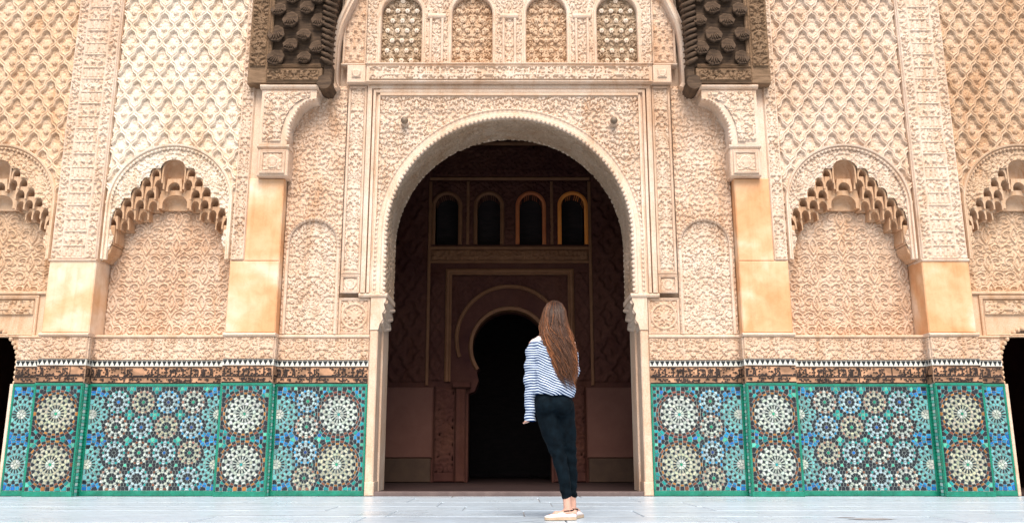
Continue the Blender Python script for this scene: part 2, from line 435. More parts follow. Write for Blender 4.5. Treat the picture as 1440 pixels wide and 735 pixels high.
def h_studs(ox, oz, p=0.155):
    """screen of raised round studs on stems over fine net"""
    lab = h_lab(T_fine, ox, oz)
    def f(x, z):
        u, v = (x-ox)/p, (z-oz)/(p*1.15)
        r = np.floor(v); u = u+0.5*(r % 2)
        fu, fv = (u % 1)-0.5, (v % 1)-0.5
        stud = 1-sst(0.13, 0.24, np.hypot(fu, fv))
        stem = (1-sst(0.03, 0.08, np.abs(fu)))*0.55
        return np.maximum(np.maximum(stud*1.25, stem), 0.42*lab(x, z))
    return f

STEP = 0.0068
def relief(name, parent, x0, x1, z0, z1, Y, hf, depth, mat, mask=None, step=None, smap=None, colfn=None, rim=0.0):
    """ONE carved panel: a height field standing proud of plane Y (towards the court)"""
    x0, x1 = min(x0, x1), max(x0, x1); st = step or STEP
    nx, nz = max(2, int(round((x1-x0)/st))+1), max(2, int(round((z1-z0)/st))+1)
    X, Z = np.meshgrid(np.linspace(x0, x1, nx), np.linspace(z0, z1, nz))
    H = hf(X, Z)
    if rim:
        e = np.minimum(np.minimum(X-x0, x1-X), np.minimum(Z-z0, z1-Z)); H = np.where(e < rim, 1.0, H)
    if mat not in (M['band'],) and smap is None: depth = depth*1.12
    H = np.array(H, dtype=float); H[0, :] = H[-1, :] = 0; H[:, 0] = H[:, -1] = 0
    if smap: co = smap(X, Z, H*depth)
    else: co = np.stack([X, Y-H*depth, Z], -1)
    idx = np.arange(nx*nz).reshape(nz, nx)
    q = np.stack([idx[:-1, :-1], idx[:-1, 1:], idx[1:, 1:], idx[1:, :-1]], -1).reshape(-1, 4)
    co = co.reshape(-1, 3)
    if mask is not None:
        mk = mask(X, Z).ravel(); q = q[mk[q].all(1)]
        used = np.unique(q); mp = np.zeros(nx*nz, dtype=np.int64); mp[used] = np.arange(len(used))
        co = co[used]; q = mp[q]; Hf = H.ravel()[used]
    else: Hf = H.ravel()
    me = bpy.data.meshes.new(name); nf = len(q)
    me.vertices.add(len(co)); me.vertices.foreach_set('co', co.astype(np.float32).ravel())
    me.loops.add(nf*4); me.loops.foreach_set('vertex_index', q.astype(np.int32).ravel())
    me.polygons.add(nf); me.polygons.foreach_set('loop_start', np.arange(0, nf*4, 4, dtype=np.int32))
    me.polygons.foreach_set('use_smooth', np.ones(nf, dtype=bool))
    me.update(calc_edges=True)
    if colfn is not None:
        c = colfn(co[:, 0], co[:, 2], Hf); ca = me.color_attributes.new('Col', 'FLOAT_COLOR', 'POINT')
        ca.data.foreach_set('color', np.concatenate([c, np.ones((len(c), 1))], 1).astype(np.float32).ravel())
    return link(name, me, mat, parent)

def arc(cx, cz, r, a0, a1, n):
    return [(cx+r*math.cos(R(a0+(a1-a0)*i/n)), cz+r*math.sin(R(a0+(a1-a0)*i/n))) for i in range(n+1)]
FR = lambda w_, d_: [(-w_/2, 0), (-w_/2, d_*0.7), (-w_/4, d_), (-w_/8, d_*0.75), (w_/8, d_*0.75), (w_/4, d_), (w_/2, d_*0.7), (w_/2, 0)]
def rect_frame(parent, x0, x1, z0, z1, Y, w_=0.05, d_=0.03, mat=None, name='frame_moulding'):
    x0, x1 = min(x0, x1), max(x0, x1); h = w_/2
    return MB().sweep([(x0+h, z0+h), (x1-h, z0+h), (x1-h, z1-h), (x0+h, z1-h)], FR(w_, d_), Y, True).build(name, mat or M['frame'], parent)

# ------------------------------------------------------------------ zellige
CC = dict(black=(0.012, 0.014, 0.022), white=(0.50, 0.54, 0.47), cream=(0.45, 0.44, 0.31), green=(0.01, 0.27, 0.15),
          turq=(0.006, 0.26, 0.25), blue=(0.008, 0.13, 0.42), sky=(0.015, 0.26, 0.50), brown=(0.19, 0.060, 0.028),
          red=(0.24, 0.055, 0.035), honey=(0.36, 0.15, 0.03), pale=(0.14, 0.40, 0.40), navy=(0.015, 0.05, 0.20), mint=(0.08, 0.46, 0.32), rosy=(0.30, 0.15, 0.10), frost=(0.36, 0.50, 0.54))
def clip(poly, px, pz, nx, nz):
    out = []; n = len(poly)
    for i in range(n):
        a, b = poly[i], poly[(i+1) % n]
        da, db = (a[0]-px)*nx+(a[1]-pz)*nz, (b[0]-px)*nx+(b[1]-pz)*nz
        if da <= 0: out.append(a)
        if da*db < 0:
            t = da/(da-db); out.append((a[0]+(b[0]-a[0])*t, a[1]+(b[1]-a[1])*t))
    return out
def zellige(parent, X0, X1, Z0, Z1, Y, ros, seed):
    """one tiled dado panel: grout bed, green border strips, a mesh per rosette, and the ground tiles between"""
    r = random.Random(seed); X0, X1 = min(X0, X1), max(X0, X1)
    bed = MB().box(X0, X1, Y, Y+0.05, Z0, Z1).build('zellige_panel', M['grout'], parent)
    b = 0.024
    for (a0, a1, c0, c1) in ((X0, X1, Z0, Z0+0.058), (X0, X1, Z1-0.030, Z1), (X0, X0+b, Z0+0.061, Z1-0.033), (X1-b, X1, Z0+0.061, Z1-0.033)):
        MB().box(a0, a1, Y-0.011, Y-0.001, c0, c1, 0.003).build('green_border', M['green'], bed)
    x0, x1, z0, z1 = X0+b+0.004, X1-b-0.004, Z0+0.065, Z1-0.037
    seeds = []; 
    inside = lambda x, z, k=0.012: x0+k < x < x1-k and z0+k < z < z1-k
    ros = sorted(ros, key=lambda q: q[2] == 'big'); mixed = any(q[2] != 'big' for q in ros)
    for ri, (cx, cz, kind, c) in enumerate(ros):
        if kind == 'big':
            rg = [(0, 1, 0, (c[0],)), (0.036, 8, 0.5, ('white',)), (0.077, 32, 0, ('black', c[1])), (0.120, 16, 0.5, (c[1],)), (0.146, 32, 0, (c[1], 'black')),
                  (0.184, 16, 0.5, (c[1],)), (0.210, 32, 0, ('black', c[1])), (0.238, 32, 0, (c[2], 'black')), (0.265, 32, 0, ('black', c[3])), (0.292, 32, 0, ('turq', 'black'))]
            if c[1] == 'pale': rg[-3:] = [(0.238, 32, 0, ('sky', 'black')), (0.265, 32, 0, ('blue', 'sky')), (0.292, 32, 0, ('black', 'sky'))]
        else:
            rg = [(0, 1, 0, (c[0],)), (0.042, 20, 0, ('black', 'white')), (0.076, 10, 0.5, (c[1],)), (0.097, 20, 0, ('black', c[1])), (0.121, 20, 0, (c[2], c[1])), (0.147, 20, 0.5, ('black',))]
        for rr, n, off, cols in rg:
            for k in range(n):
                a = 2*math.pi*(k+off)/n; x, z = cx+rr*math.cos(a), cz+rr*math.sin(a)
                if any(math.hypot(x-q[0], z-q[1]) < (0.300 if q[2] == 'big' else 0.158) for q in ros[:ri] if kind == 'big'): continue
                if inside(x, z, 0.008) and min([math.hypot(x-q[0], z-q[1]) for q in seeds] or [1]) > (0.020 if rr == 0.147 else 0.014):
                    seeds.append((x, z, cols[k % len(cols)], -1 if (mixed and kind == 'big' and rr > 0.20) or rr == 0.147 else ri))
    sm = [q for q in ros if q[2] != 'big']; got = set()
    def far_from_big(x, z): return all(math.hypot(x-q[0], z-q[1]) > 0.312 for q in ros if q[2] == 'big')
    for (cx, cz, kind, c) in sm:                                   # dotted lattice round each small rosette, green stars at the crossings
        for sx in (-1, 1):
            for sz in (-1, 1):
                for (x, z, col) in ((cx+sx*0.149, cz+sz*0.1475, 'mint'),):
                    key = (round(x/0.012), round(z/0.012))
                    if inside(x, z) and key not in got and far_from_big(x, z): got.add(key); seeds.append((x, z, col, -1))
    taken = [(q[0], q[1]) for q in seeds if q[3] == -1 or len(sm) > 1]
    nx = max(2, int(round((x1-x0)/0.0385))); nz = int(round((z1-z0)/0.0385)); mx_, mz_ = (x0+x1)/2, (z0+z1)/2
    for row in range(nz):
        for i in range(nx):
            x, z = x0+(i+0.5)*(x1-x0)/nx, z0+(row+0.5)*(z1-z0)/nz
            ok = True; dm = 9; kk = None
            for (cx, cz, kind, c) in ros:
                if kind == 'big': d = math.hypot(x-cx, z-cz)-0.318
                else: d = math.hypot(x-cx, z-cz)-0.168
                if d < 0: ok = False; break
                if d < dm: dm, kk = d, (kind, c)
            if not ok or any(math.hypot(x-q[0], z-q[1]) < 0.026 for q in taken): continue
            e = min(x-x0, x1-x, z-z0, z1-z)
            if (i+row) % 2 == 0: col = 'black'
            elif e < 0.03: col = ('turq', 'mint', 'turq')[(i*3+row) % 3]
            elif kk and kk[0] == 'big' and dm < 0.03: col = r.choice(['sky', 'blue', 'turq'])
            else: col = ('turq', 'blue', 'turq', 'sky')[int((abs(x-mx_)*7+abs(z-mz_)*9)) % 4]
            seeds.append((x, z, col, -1))
    P = np.array([(s[0], s[1]) for s in seeds]); out = {}
    for i, (x, z, col, own) in enumerate(seeds):
        d2 = (P[:, 0]-x)**2+(P[:, 1]-z)**2; d2[i] = 9; near = np.argpartition(d2, min(16, len(d2)-1))[:16]; near = near[np.argsort(d2[near])]
        c = 0.07
        poly = [(max(x0, x-c), max(z0, z-c)), (min(x1, x+c), max(z0, z-c)), (min(x1, x+c), min(z1, z+c)), (max(x0, x-c), min(z1, z+c))]
        g = 0.0028 if col == 'black' else 0.0034
        for j in near:
            dx, dz = P[j, 0]-x, P[j, 1]-z; L = math.hypot(dx, dz)
            if L < 1e-5 or L > 0.1: continue
            nx_, nz_ = dx/L, dz/L; k = L/2-g
            poly = clip(poly, x+nx_*k, z+nz_*k, nx_, nz_)
            if len(poly) < 3: break
        if len(poly) < 3: continue
        q = [poly[0]]
        for p_ in poly[1:]:
            if math.hypot(p_[0]-q[-1][0], p_[1]-q[-1][1]) > 0.0015: q.append(p_)
        if math.hypot(q[0][0]-q[-1][0], q[0][1]-q[-1][1]) < 0.0015: q.pop()
        if len(q) < 3: continue
        n = len(q); mx, mz = sum(p_[0] for p_ in q)/n, sum(p_[1] for p_ in q)/n
        tx, tz = r.uniform(-0.05, 0.05), r.uniform(-0.05, 0.05); dy = 0.008+r.uniform(-0.0012, 0.0012)
        v = [(p_[0], Y-0.0005, p_[1]) for p_ in q]
        v += [(mx+(p_[0]-mx)*0.93, Y-dy+(p_[0]-mx)*tx+(p_[1]-mz)*tz, mz+(p_[1]-mz)*0.93) for p_ in q]
        f = [tuple(range(n, 2*n))]+[(k, (k+1) % n, n+(k+1) % n, n+k) for k in range(n)]
        cc = CC[col]; j = r.uniform(0.70, 1.22); cc = tuple(min(0.85, t*j*r.uniform(0.94, 1.06)) for t in cc)
        out.setdefault(own, MB()).add(v, f, cc)
    for own, mb in out.items():
        if own == -1: stuff(mb.build('ground_tiles', M['tile'], bed))
        else: mb.build('rosette', M['tile'], bed)
    return bed

def dado_top(parent, x0, x1, Y, seed, dark=False):
    """above the tiles: chiselled inscription frieze, black and white merlon strip, carved stucco band, moulding"""
    x0, x1 = min(x0, x1), max(x0, x1)
    cl, gl = np.array((0.40, 0.22, 0.125)), np.array((0.030, 0.018, 0.014))
    if dark: cl = cl*0.62
    lab = h_script(0, x0+seed*0.31, 1.312)
    def hf(x, z):
        u = ((x-x0)/0.40) % 1.0; d = np.minimum(u, 1-u)*0.40; e = np.minimum(z-1.312, 1.505-z)
        return np.maximum(lab(x, z), np.maximum(1-sst(0.004, 0.010, d), 1-sst(0.006, 0.012, e)))
    def cf(x, z, h):
        t = sst(0.45, 0.70, h)[:, None]; k = 0.75+0.5*sst(-1, 1, sample(T_wear, x*3, z*3))[:, None]
        paler = (sst(0.3, 0.9, sample(T_wear, x*2+1.3, z))[:, None])*0.25  # clay paler in random patches
        return (cl*(1+paler)*(1-t)+gl*t)*k
    MB().box(x0, x1, Y+0.004, Y+0.05, 1.301, 1.508).build('frieze_bed', M['peach'], parent)
    relief('inscription_frieze', parent, x0+0.002, x1-0.002, 1.303, 1.507, Y+0.002, hf, 0.010, M['band'], step=0.005, colfn=cf)
    st = MB().box(x0, x1, Y-0.004, Y+0.05, 1.5095, 1.580, 0.002, col=(0.70, 0.68, 0.60))
    n = max(2, int(round((x1-x0)/0.060))); p = (x1-x0)/n
    for i in range(n):
        c = x0+p*(i+0.5); hw = p*0.40
        pts = [(c-hw, 1.572), (c-hw, 1.560), (c-hw*0.66, 1.556), (c-hw*0.66, 1.544), (c-hw*0.33, 1.540), (c-hw*0.33, 1.528), (c, 1.520),
               (c+hw*0.33, 1.528), (c+hw*0.33, 1.540), (c+hw*0.66, 1.544), (c+hw*0.66, 1.556), (c+hw, 1.560), (c+hw, 1.572)]
        k = len(pts); v = [(x, Y-0.0035, z) for x, z in pts]+[(x, Y-0.009, z) for x, z in pts]
        st.add(v, [tuple(range(k, 2*k))]+[(q, (q+1) % k, k+(q+1) % k, k+q) for q in range(k)], (0.010, 0.012, 0.014))
    stuff(st.build('merlon_strip', M['tile'], parent))
    MB().box(x0, x1, Y+0.006, Y+0.12, 1.5815, 1.848).build('band_bed', M['peach'], parent)
    relief('carved_band', parent, x0+0.002, x1-0.002, 1.583, 1.846, Y+0.003, h_band(x0), 0.022, M['peach'], rim=0.012)

def dado_return(parent, xf, sgn, seed):
    """frieze, merlon strip and carved band carried round the side of a pilaster"""
    cl, gl = np.array((0.40, 0.22, 0.125)), np.array((0.030, 0.018, 0.014)); lab = h_script(0, seed*0.31+0.2, 1.312); bd = h_band(0.05, 0.3)
    def cf(x, z, h):
        t = sst(0.45, 0.70, h)[:, None]; return cl*(1-t)+gl*t
    mp = lambda U, Z, h: np.stack([xf+sgn*(0.002+h), PY+U, Z], -1)
    relief('inscription_frieze', parent, 0.004, 0.156, 1.304, 1.506, 0, lab, 0.010, M['band'], step=0.007, smap=mp, colfn=cf)
    st = MB().box(xf, xf+sgn*0.006, PY-0.003, PY+0.156, 1.5095, 1.580, col=(0.62, 0.61, 0.55))
    for k in range(2):
        y0 = PY+0.020+k*0.066; x = xf+sgn*0.0085
        st.add([(x, y0, 1.572), (x, y0+0.05, 1.572), (x, y0+0.042, 1.545), (x, y0+0.025, 1.520), (x, y0+0.008, 1.545)], [(0, 1, 2, 3, 4)], (0.010, 0.012, 0.014))
    stuff(st.build('merlon_strip', M['tile'], parent))
    relief('carved_band', parent, 0.004, 0.156, 1.583, 1.846, 0, bd, 0.020, M['peach'], smap=mp, rim=0.012)

def moulding(parent, x0, x1, z, Y, hgt=0.045, d=0.035, back=0.1, mat=None, name='moulding'):
    x0, x1 = min(x0, x1), max(x0, x1)
    prof = [(back, 0), (-0.4*d, 0), (-0.8*d, 0.2), (-d, 0.45), (-d, 0.65), (-0.7*d, 0.85), (-0.3*d, 1.0), (back, 1.0)]
    a = [(x0, Y+p, z+q*hgt) for p, q in prof]; b = [(x1, Y+p, z+q*hgt) for p, q in prof]; n = len(prof)
    f = [(i, (i+1) % n, n+(i+1) % n, n+i) for i in range(n)]+[tuple(reversed(range(n))), tuple(range(n, 2*n))]
    return MB().add(a+b, f).build(name, mat or M['frame'], parent)

# ------------------------------------------------------------------ ground
PY, WY, AY, NB = 10.34, 10.50, 10.42, 10.72      # pilaster face, wall face, arch-plate face, niche back
SIDE = {-1: 'left', 1: 'right'}
fl = structure(MB().box(-16, 16, -14, 10.48, -0.30, -0.012).build('courtyard_floor', M['joint']))
rf = random.Random(3); y = 3.4; row = 0
while y < 10.44:
    d = rf.choice([0.62, 0.74, 0.86]); y2 = min(10.46, y+d)
    if 10.46-y2 < 0.25: y2 = 10.46
    x = -8.6+rf.uniform(0, 0.7)
    while x < 8.6:
        w_ = rf.uniform(0.9, 1.7); g = 0.004+rf.uniform(0, 0.003); z = rf.uniform(-0.0015, 0.0015)
        c = 0.004
        v = [(x+g, y+g, -0.05), (x+w_-g, y+g, -0.05), (x+w_-g, y2-g, -0.05), (x+g, y2-g, -0.05),
             (x+g, y+g, z-c), (x+w_-g, y+g, z-c), (x+w_-g, y2-g, z-c), (x+g, y2-g, z-c),
             (x+g+c, y+g+c, z), (x+w_-g-c, y+g+c, z), (x+w_-g-c, y2-g-c, z), (x+g+c, y2-g-c, z)]
        f = [(8, 9, 10, 11)]+[(a, a % 4+1 if False else b_, b_+4, a+4) for a, b_ in ((0, 1), (1, 2), (2, 3), (3, 0))]+[(a+4, b_+4, b_+8, a+8) for a, b_ in ((0, 1), (1, 2), (2, 3), (3, 0))]
        MB().add(v, f).build('floor_slab', M['marble'], fl)
        x += w_
    y = y2; row += 1
# worn dark patches let into the paving near the right
def stain(cx, cy, rx, ry, seed):
    r = random.Random(seed); n = 26
    pts = [(cx+rx*math.cos(2*math.pi*i/n)*(1+r.uniform(-0.3, 0.3)), cy+ry*math.sin(2*math.pi*i/n)*(1+r.uniform(-0.3, 0.3))) for i in range(n)]
    MB().add([(x, y_, 0.0024) for x, y_ in pts], [tuple(range(n))]).build('dark_mortar_patch', M['joint'], fl)
stain(2.74, 6.82, 0.17, 0.075, 2); stain(2.62, 6.98, 0.08, 0.03, 4)
for (a, b_, wd, sd) in (((0.95, 7.65), (2.35, 7.45), 0.010, 1), ((2.3, 7.45), (3.0, 7.6), 0.006, 2), ((-2.9, 7.15), (-0.2, 7.35), 0.007, 3), ((3.6, 7.9), (4.9, 7.2), 0.008, 4), ((-4.6, 8.2), (-3.4, 7.9), 0.006, 5), ((-1.0, 6.9), (1.2, 6.95), 0.007, 6)):
    r = random.Random(sd); n = 22; up, lo = [], []
    for i in range(n+1):
        t = i/n; x = a[0]+(b_[0]-a[0])*t; yy = a[1]+(b_[1]-a[1])*t+r.uniform(-0.02, 0.02); k = wd*(0.4+r.random())*math.sin(math.pi*(t*0.96+0.02))
        up.append((x, yy+k, 0.0021)); lo.append((x, yy-k, 0.0021))
    MB().add(up+lo, [(i, i+1, n+1+i+1, n+1+i) for i in range(n)]).build('floor_crack', M['joint'], fl)

# ------------------------------------------------------------------ facade core wall
def arch_path(cx, hw, z0, zs, n=28, r=None):
    r = r or hw
    return [(cx-hw, z0)]+[(x, z) for x, z in arc(cx, zs, r, 180, 0, n)]+[(cx+hw, z0)]
fw = thing('facade_wall', 'tall masonry wall carrying the carved plaster of the courtyard front', 'wall', (0, 11.0, 0))
pts = [(-7.9, 0.0)]
for cx, hw, zs in ((-6.42, 0.50, 1.55), (0, 1.57, 3.15), (6.42, 0.50, 1.55)):
    pts += arch_path(cx, hw, 0.0, zs)
pts += [(7.9, 0.0), (7.9, 7.1), (-7.9, 7.1)]
MB().poly(pts, 10.80, 11.24).build('masonry_core', M['peach'], fw)
for s in (-1, 1):
    MB().box(s*7.235, s*7.9, 10.34, 10.80, 0.001, 7.1).build('end_pier', M['shaft'], fw)
MB().box(-7.9, 7.9, 10.36, 11.24, 7.10, 7.30, 0.03).build('coping', M['frame'], fw)

# ------------------------------------------------------------------ portal
pt = thing('portal', 'great stilted round arch portal in carved cream stucco framing the dark hall', 'portal', (0, 10.6, 0))
AZ, AR = 3.15, 1.53
def out_arch(k):
    return lambda x, z: np.where(z > AZ, np.hypot(x, z-AZ) > AR+k, np.abs(x) > AR+k)
relief('spandrel', pt, -1.66, 1.66, 2.405, 4.98, WY, h_lab(T_fine2, 0.0, 0.2), 0.026, M['cream'], out_arch(0.075))
ap = arch_path(0, AR, 2.40, AZ, 64)
MB().sweep(ap, [(0.0, -0.10), (0.0, 0.035), (0.018, 0.05), (0.045, 0.05), (0.06, 0.028), (0.10, 0.030), (0.115, 0.042), (0.128, 0.038), (0.135, 0.0)], WY).build('archivolt', M['cream'], pt)
def lace(path, step, r, Y, dy=0.02, inward=0.0):
    """row of little lobes strung along an edge"""
    mb = MB(); acc = 0.0
    for (a, b_) in zip(path[:-1], path[1:]):
        L = math.hypot(b_[0]-a[0], b_[1]-a[1]); t = acc
        nx_, nz_ = -(b_[1]-a[1])/L, (b_[0]-a[0])/L
        while t < L:
            x, z = a[0]+(b_[0]-a[0])*t/L+nx_*inward, a[1]+(b_[1]-a[1])*t/L+nz_*inward
            mb.ball((x, Y, z), (r, dy, r), 6, 4); t += step
        acc = t-L
    return mb
stuff(lace(ap, 0.058, 0.024, WY-0.045, 0.02, 0.004).build('lobed_edging', M['frame'], pt))
stuff(lace(ap, 0.058, 0.020, WY-0.035, 0.02, 0.122).build('lobed_edging', M['cream'], pt))
stuff(lace(ap, 0.070, 0.024, 11.20, 0.03, 0.0).build('lobed_edging', M['cream'], pt))
LS = 0.75; LT = 2*LS+math.pi*AR
def soffit_map(Xs, Ys, h):
    r = AR-h; s = Xs
    a = np.clip((s-LS)/AR, 0, math.pi)
    x = -r*np.cos(a); z = AZ+r*np.sin(a)
    z = np.where(s < LS, 2.40+s, np.where(s > LT-LS, 2.40+(LT-s), z))
    return np.stack([x, Ys, z], -1)
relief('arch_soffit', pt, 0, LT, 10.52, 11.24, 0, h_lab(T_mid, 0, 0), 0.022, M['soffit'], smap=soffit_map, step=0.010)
for s in (-1, 1):
    co = [(1.505, 2.345), (1.505, 2.31), (1.53, 2.27), (1.515, 2.20), (1.55, 2.15), (1.538, 2.08), (1.575, 2.02), (1.59, 1.95), (1.69, 1.95), (1.69, 2.345)]
    MB().poly([(s*x, z) for x, z in co], 10.47, 11.23).build('impost_console', M['cream'], pt)
    for k in range(3):
        MB().tube([(s*(1.512+0.024*k), 10.50+0.0*k, 2.30-0.12*k), (s*(1.535+0.022*k), 10.86, 2.24-0.12*k), (s*(1.512+0.024*k), 11.20, 2.30-0.12*k)], 0.028, 8).build('console_lobe', M['cream'], pt)
    moulding(pt, s*1.488, s*1.84, 2.347, WY-0.02, 0.055, 0.035, 0.70)
    MB().box(s*1.592, s*1.692, 10.478, 11.235, 0.001, 1.948, 0.012).build('jamb', M['peach'], pt)
    MB().box(s*1.58, s*1.690, 10.46, 11.236, 0.0015, 0.16, 0.01).build('jamb_base', M['peach'], pt)
    b = MB(); b.tube([(s*1.333, WY+0.01, 4.62), (s*1.333, WY-0.05, 4.62)], [0.062, 0.055], 14); b.tube([(s*1.333, WY-0.05, 4.62), (s*1.333, WY-0.075, 4.62)], [0.045, 0.03], 14)
    b.build('boss_plate', M['frame'], pt)
    MB().ball((s*1.333, WY-0.10, 4.62), (0.048, 0.05, 0.048), 12, 8).build('bronze_boss', M['iron'], pt, True)
fp = [(-1.745, 2.402), (-1.745, 5.055), (1.745, 5.055), (1.745, 2.402)]
MB().sweep(fp, [(-0.085, -0.01), (-0.085, 0.03), (-0.055, 0.03), (-0.05, 0.012), (-0.035, 0.012), (-0.03, 0.055), (0.0, 0.06), (0.004, -0.02), (0.016, -0.02), (0.02, 0.055), (0.05, 0.062), (0.078, 0.05), (0.085, -0.01)], WY).build('portal_frame', M['frame'], pt)

# ------------------------------------------------------------------ gallery of blind windows over the portal
gl = thing('blind_gallery', 'row of arched blind windows with pierced screens above the portal', 'gallery', (0, 10.6, 5.1))
MB().box(-1.84, 1.84, 10.39, 10.80, 5.135, 5.385).build('frieze_block', M['frame'], gl)
relief('inscription_band', gl, -1.80, 1.80, 5.165, 5.35, 10.388, h_band(0.0, 1.20, 5.165), 0.024, M['cream'], rim=0.010)
moulding(gl, -1.845, 1.845, 5.375, 10.395, 0.03, 0.03, 0.2)
moulding(gl, -1.845, 1.845, 5.128, 10.395, 0.03, 0.03, 0.2)
MB().box(-1.66, 1.66, 10.45, 10.80, 4.985, 5.127).build('cove', M['rose'], gl)
GW = (-1.41, -0.485, 0.485, 1.41)
def not_win(x, z):
    k = np.ones_like(x, dtype=bool)
    for c in GW: k &= ~np.where(z > 6.13, np.hypot(x-c, z-6.13) < 0.285, np.abs(x-c) < 0.285)
    return k
relief('carved_pier_field', gl, -1.86, 1.86, 5.41, 7.05, 10.46, h_lab(T_tall, 0.0, 0.0), 0.020, M['cream'], not_win)
MB().box(-1.86, 1.86, 10.62, 10.80, 5.385, 7.05).build('gallery_bed', M['peach'], gl)
for c in GW:
    wd = relief('window_screen', gl, c-0.275, c+0.275, 5.41, 6.41, 10.545, h_lab(T_mid, c, 5.45), 0.030, M['dusty'] if abs(c) > 1 else M['tan'],
                lambda x, z, c=c: np.where(z > 6.13, np.hypot(x-c, z-6.13) < 0.28, np.abs(x-c) < 0.28))
    sm_ = MB()
    for rr in range(7):
        for q in range(-2, 3):
            x, z = c+(q+0.5*(rr % 2))*0.128, 5.49+rr*0.142
            if abs(x-c) < 0.235 and (z < 6.13 or math.hypot(x-c, z-6.13) < 0.23):
                for k in range(6): sm_.ball((x+0.020*math.cos(k*1.047), 10.508, z+0.020*math.sin(k*1.047)), (0.015, 0.014, 0.015), 6, 4)
                sm_.ball((x, 10.502, z), (0.016, 0.02, 0.016), 6, 4)
    stuff(sm_.build('flower_studs', M['ivory'] if abs(c) > 1 else M['apricot'], wd))
    MB().sweep(arch_path(c, 0.265, 5.406, 6.13, 20), [(0.0, -0.10), (0.0, 0.015), (0.012, 0.028), (0.035, 0.028), (0.04, 0.018), (0.055, 0.018), (0.06, -0.01)], 10.46).build('window_frame', M['frame'], gl)
for c in (-0.95, 0.0, 0.95):
    for e in (-0.075, 0.075):
        MB().tube([(c+e, 10.43, 5.41), (c+e, 10.43, 6.05)], 0.018, 8).build('colonnette', M['frame'], gl)
    moulding(gl, c-0.12, c+0.12, 6.05, 10.44, 0.07, 0.03, 0.05)

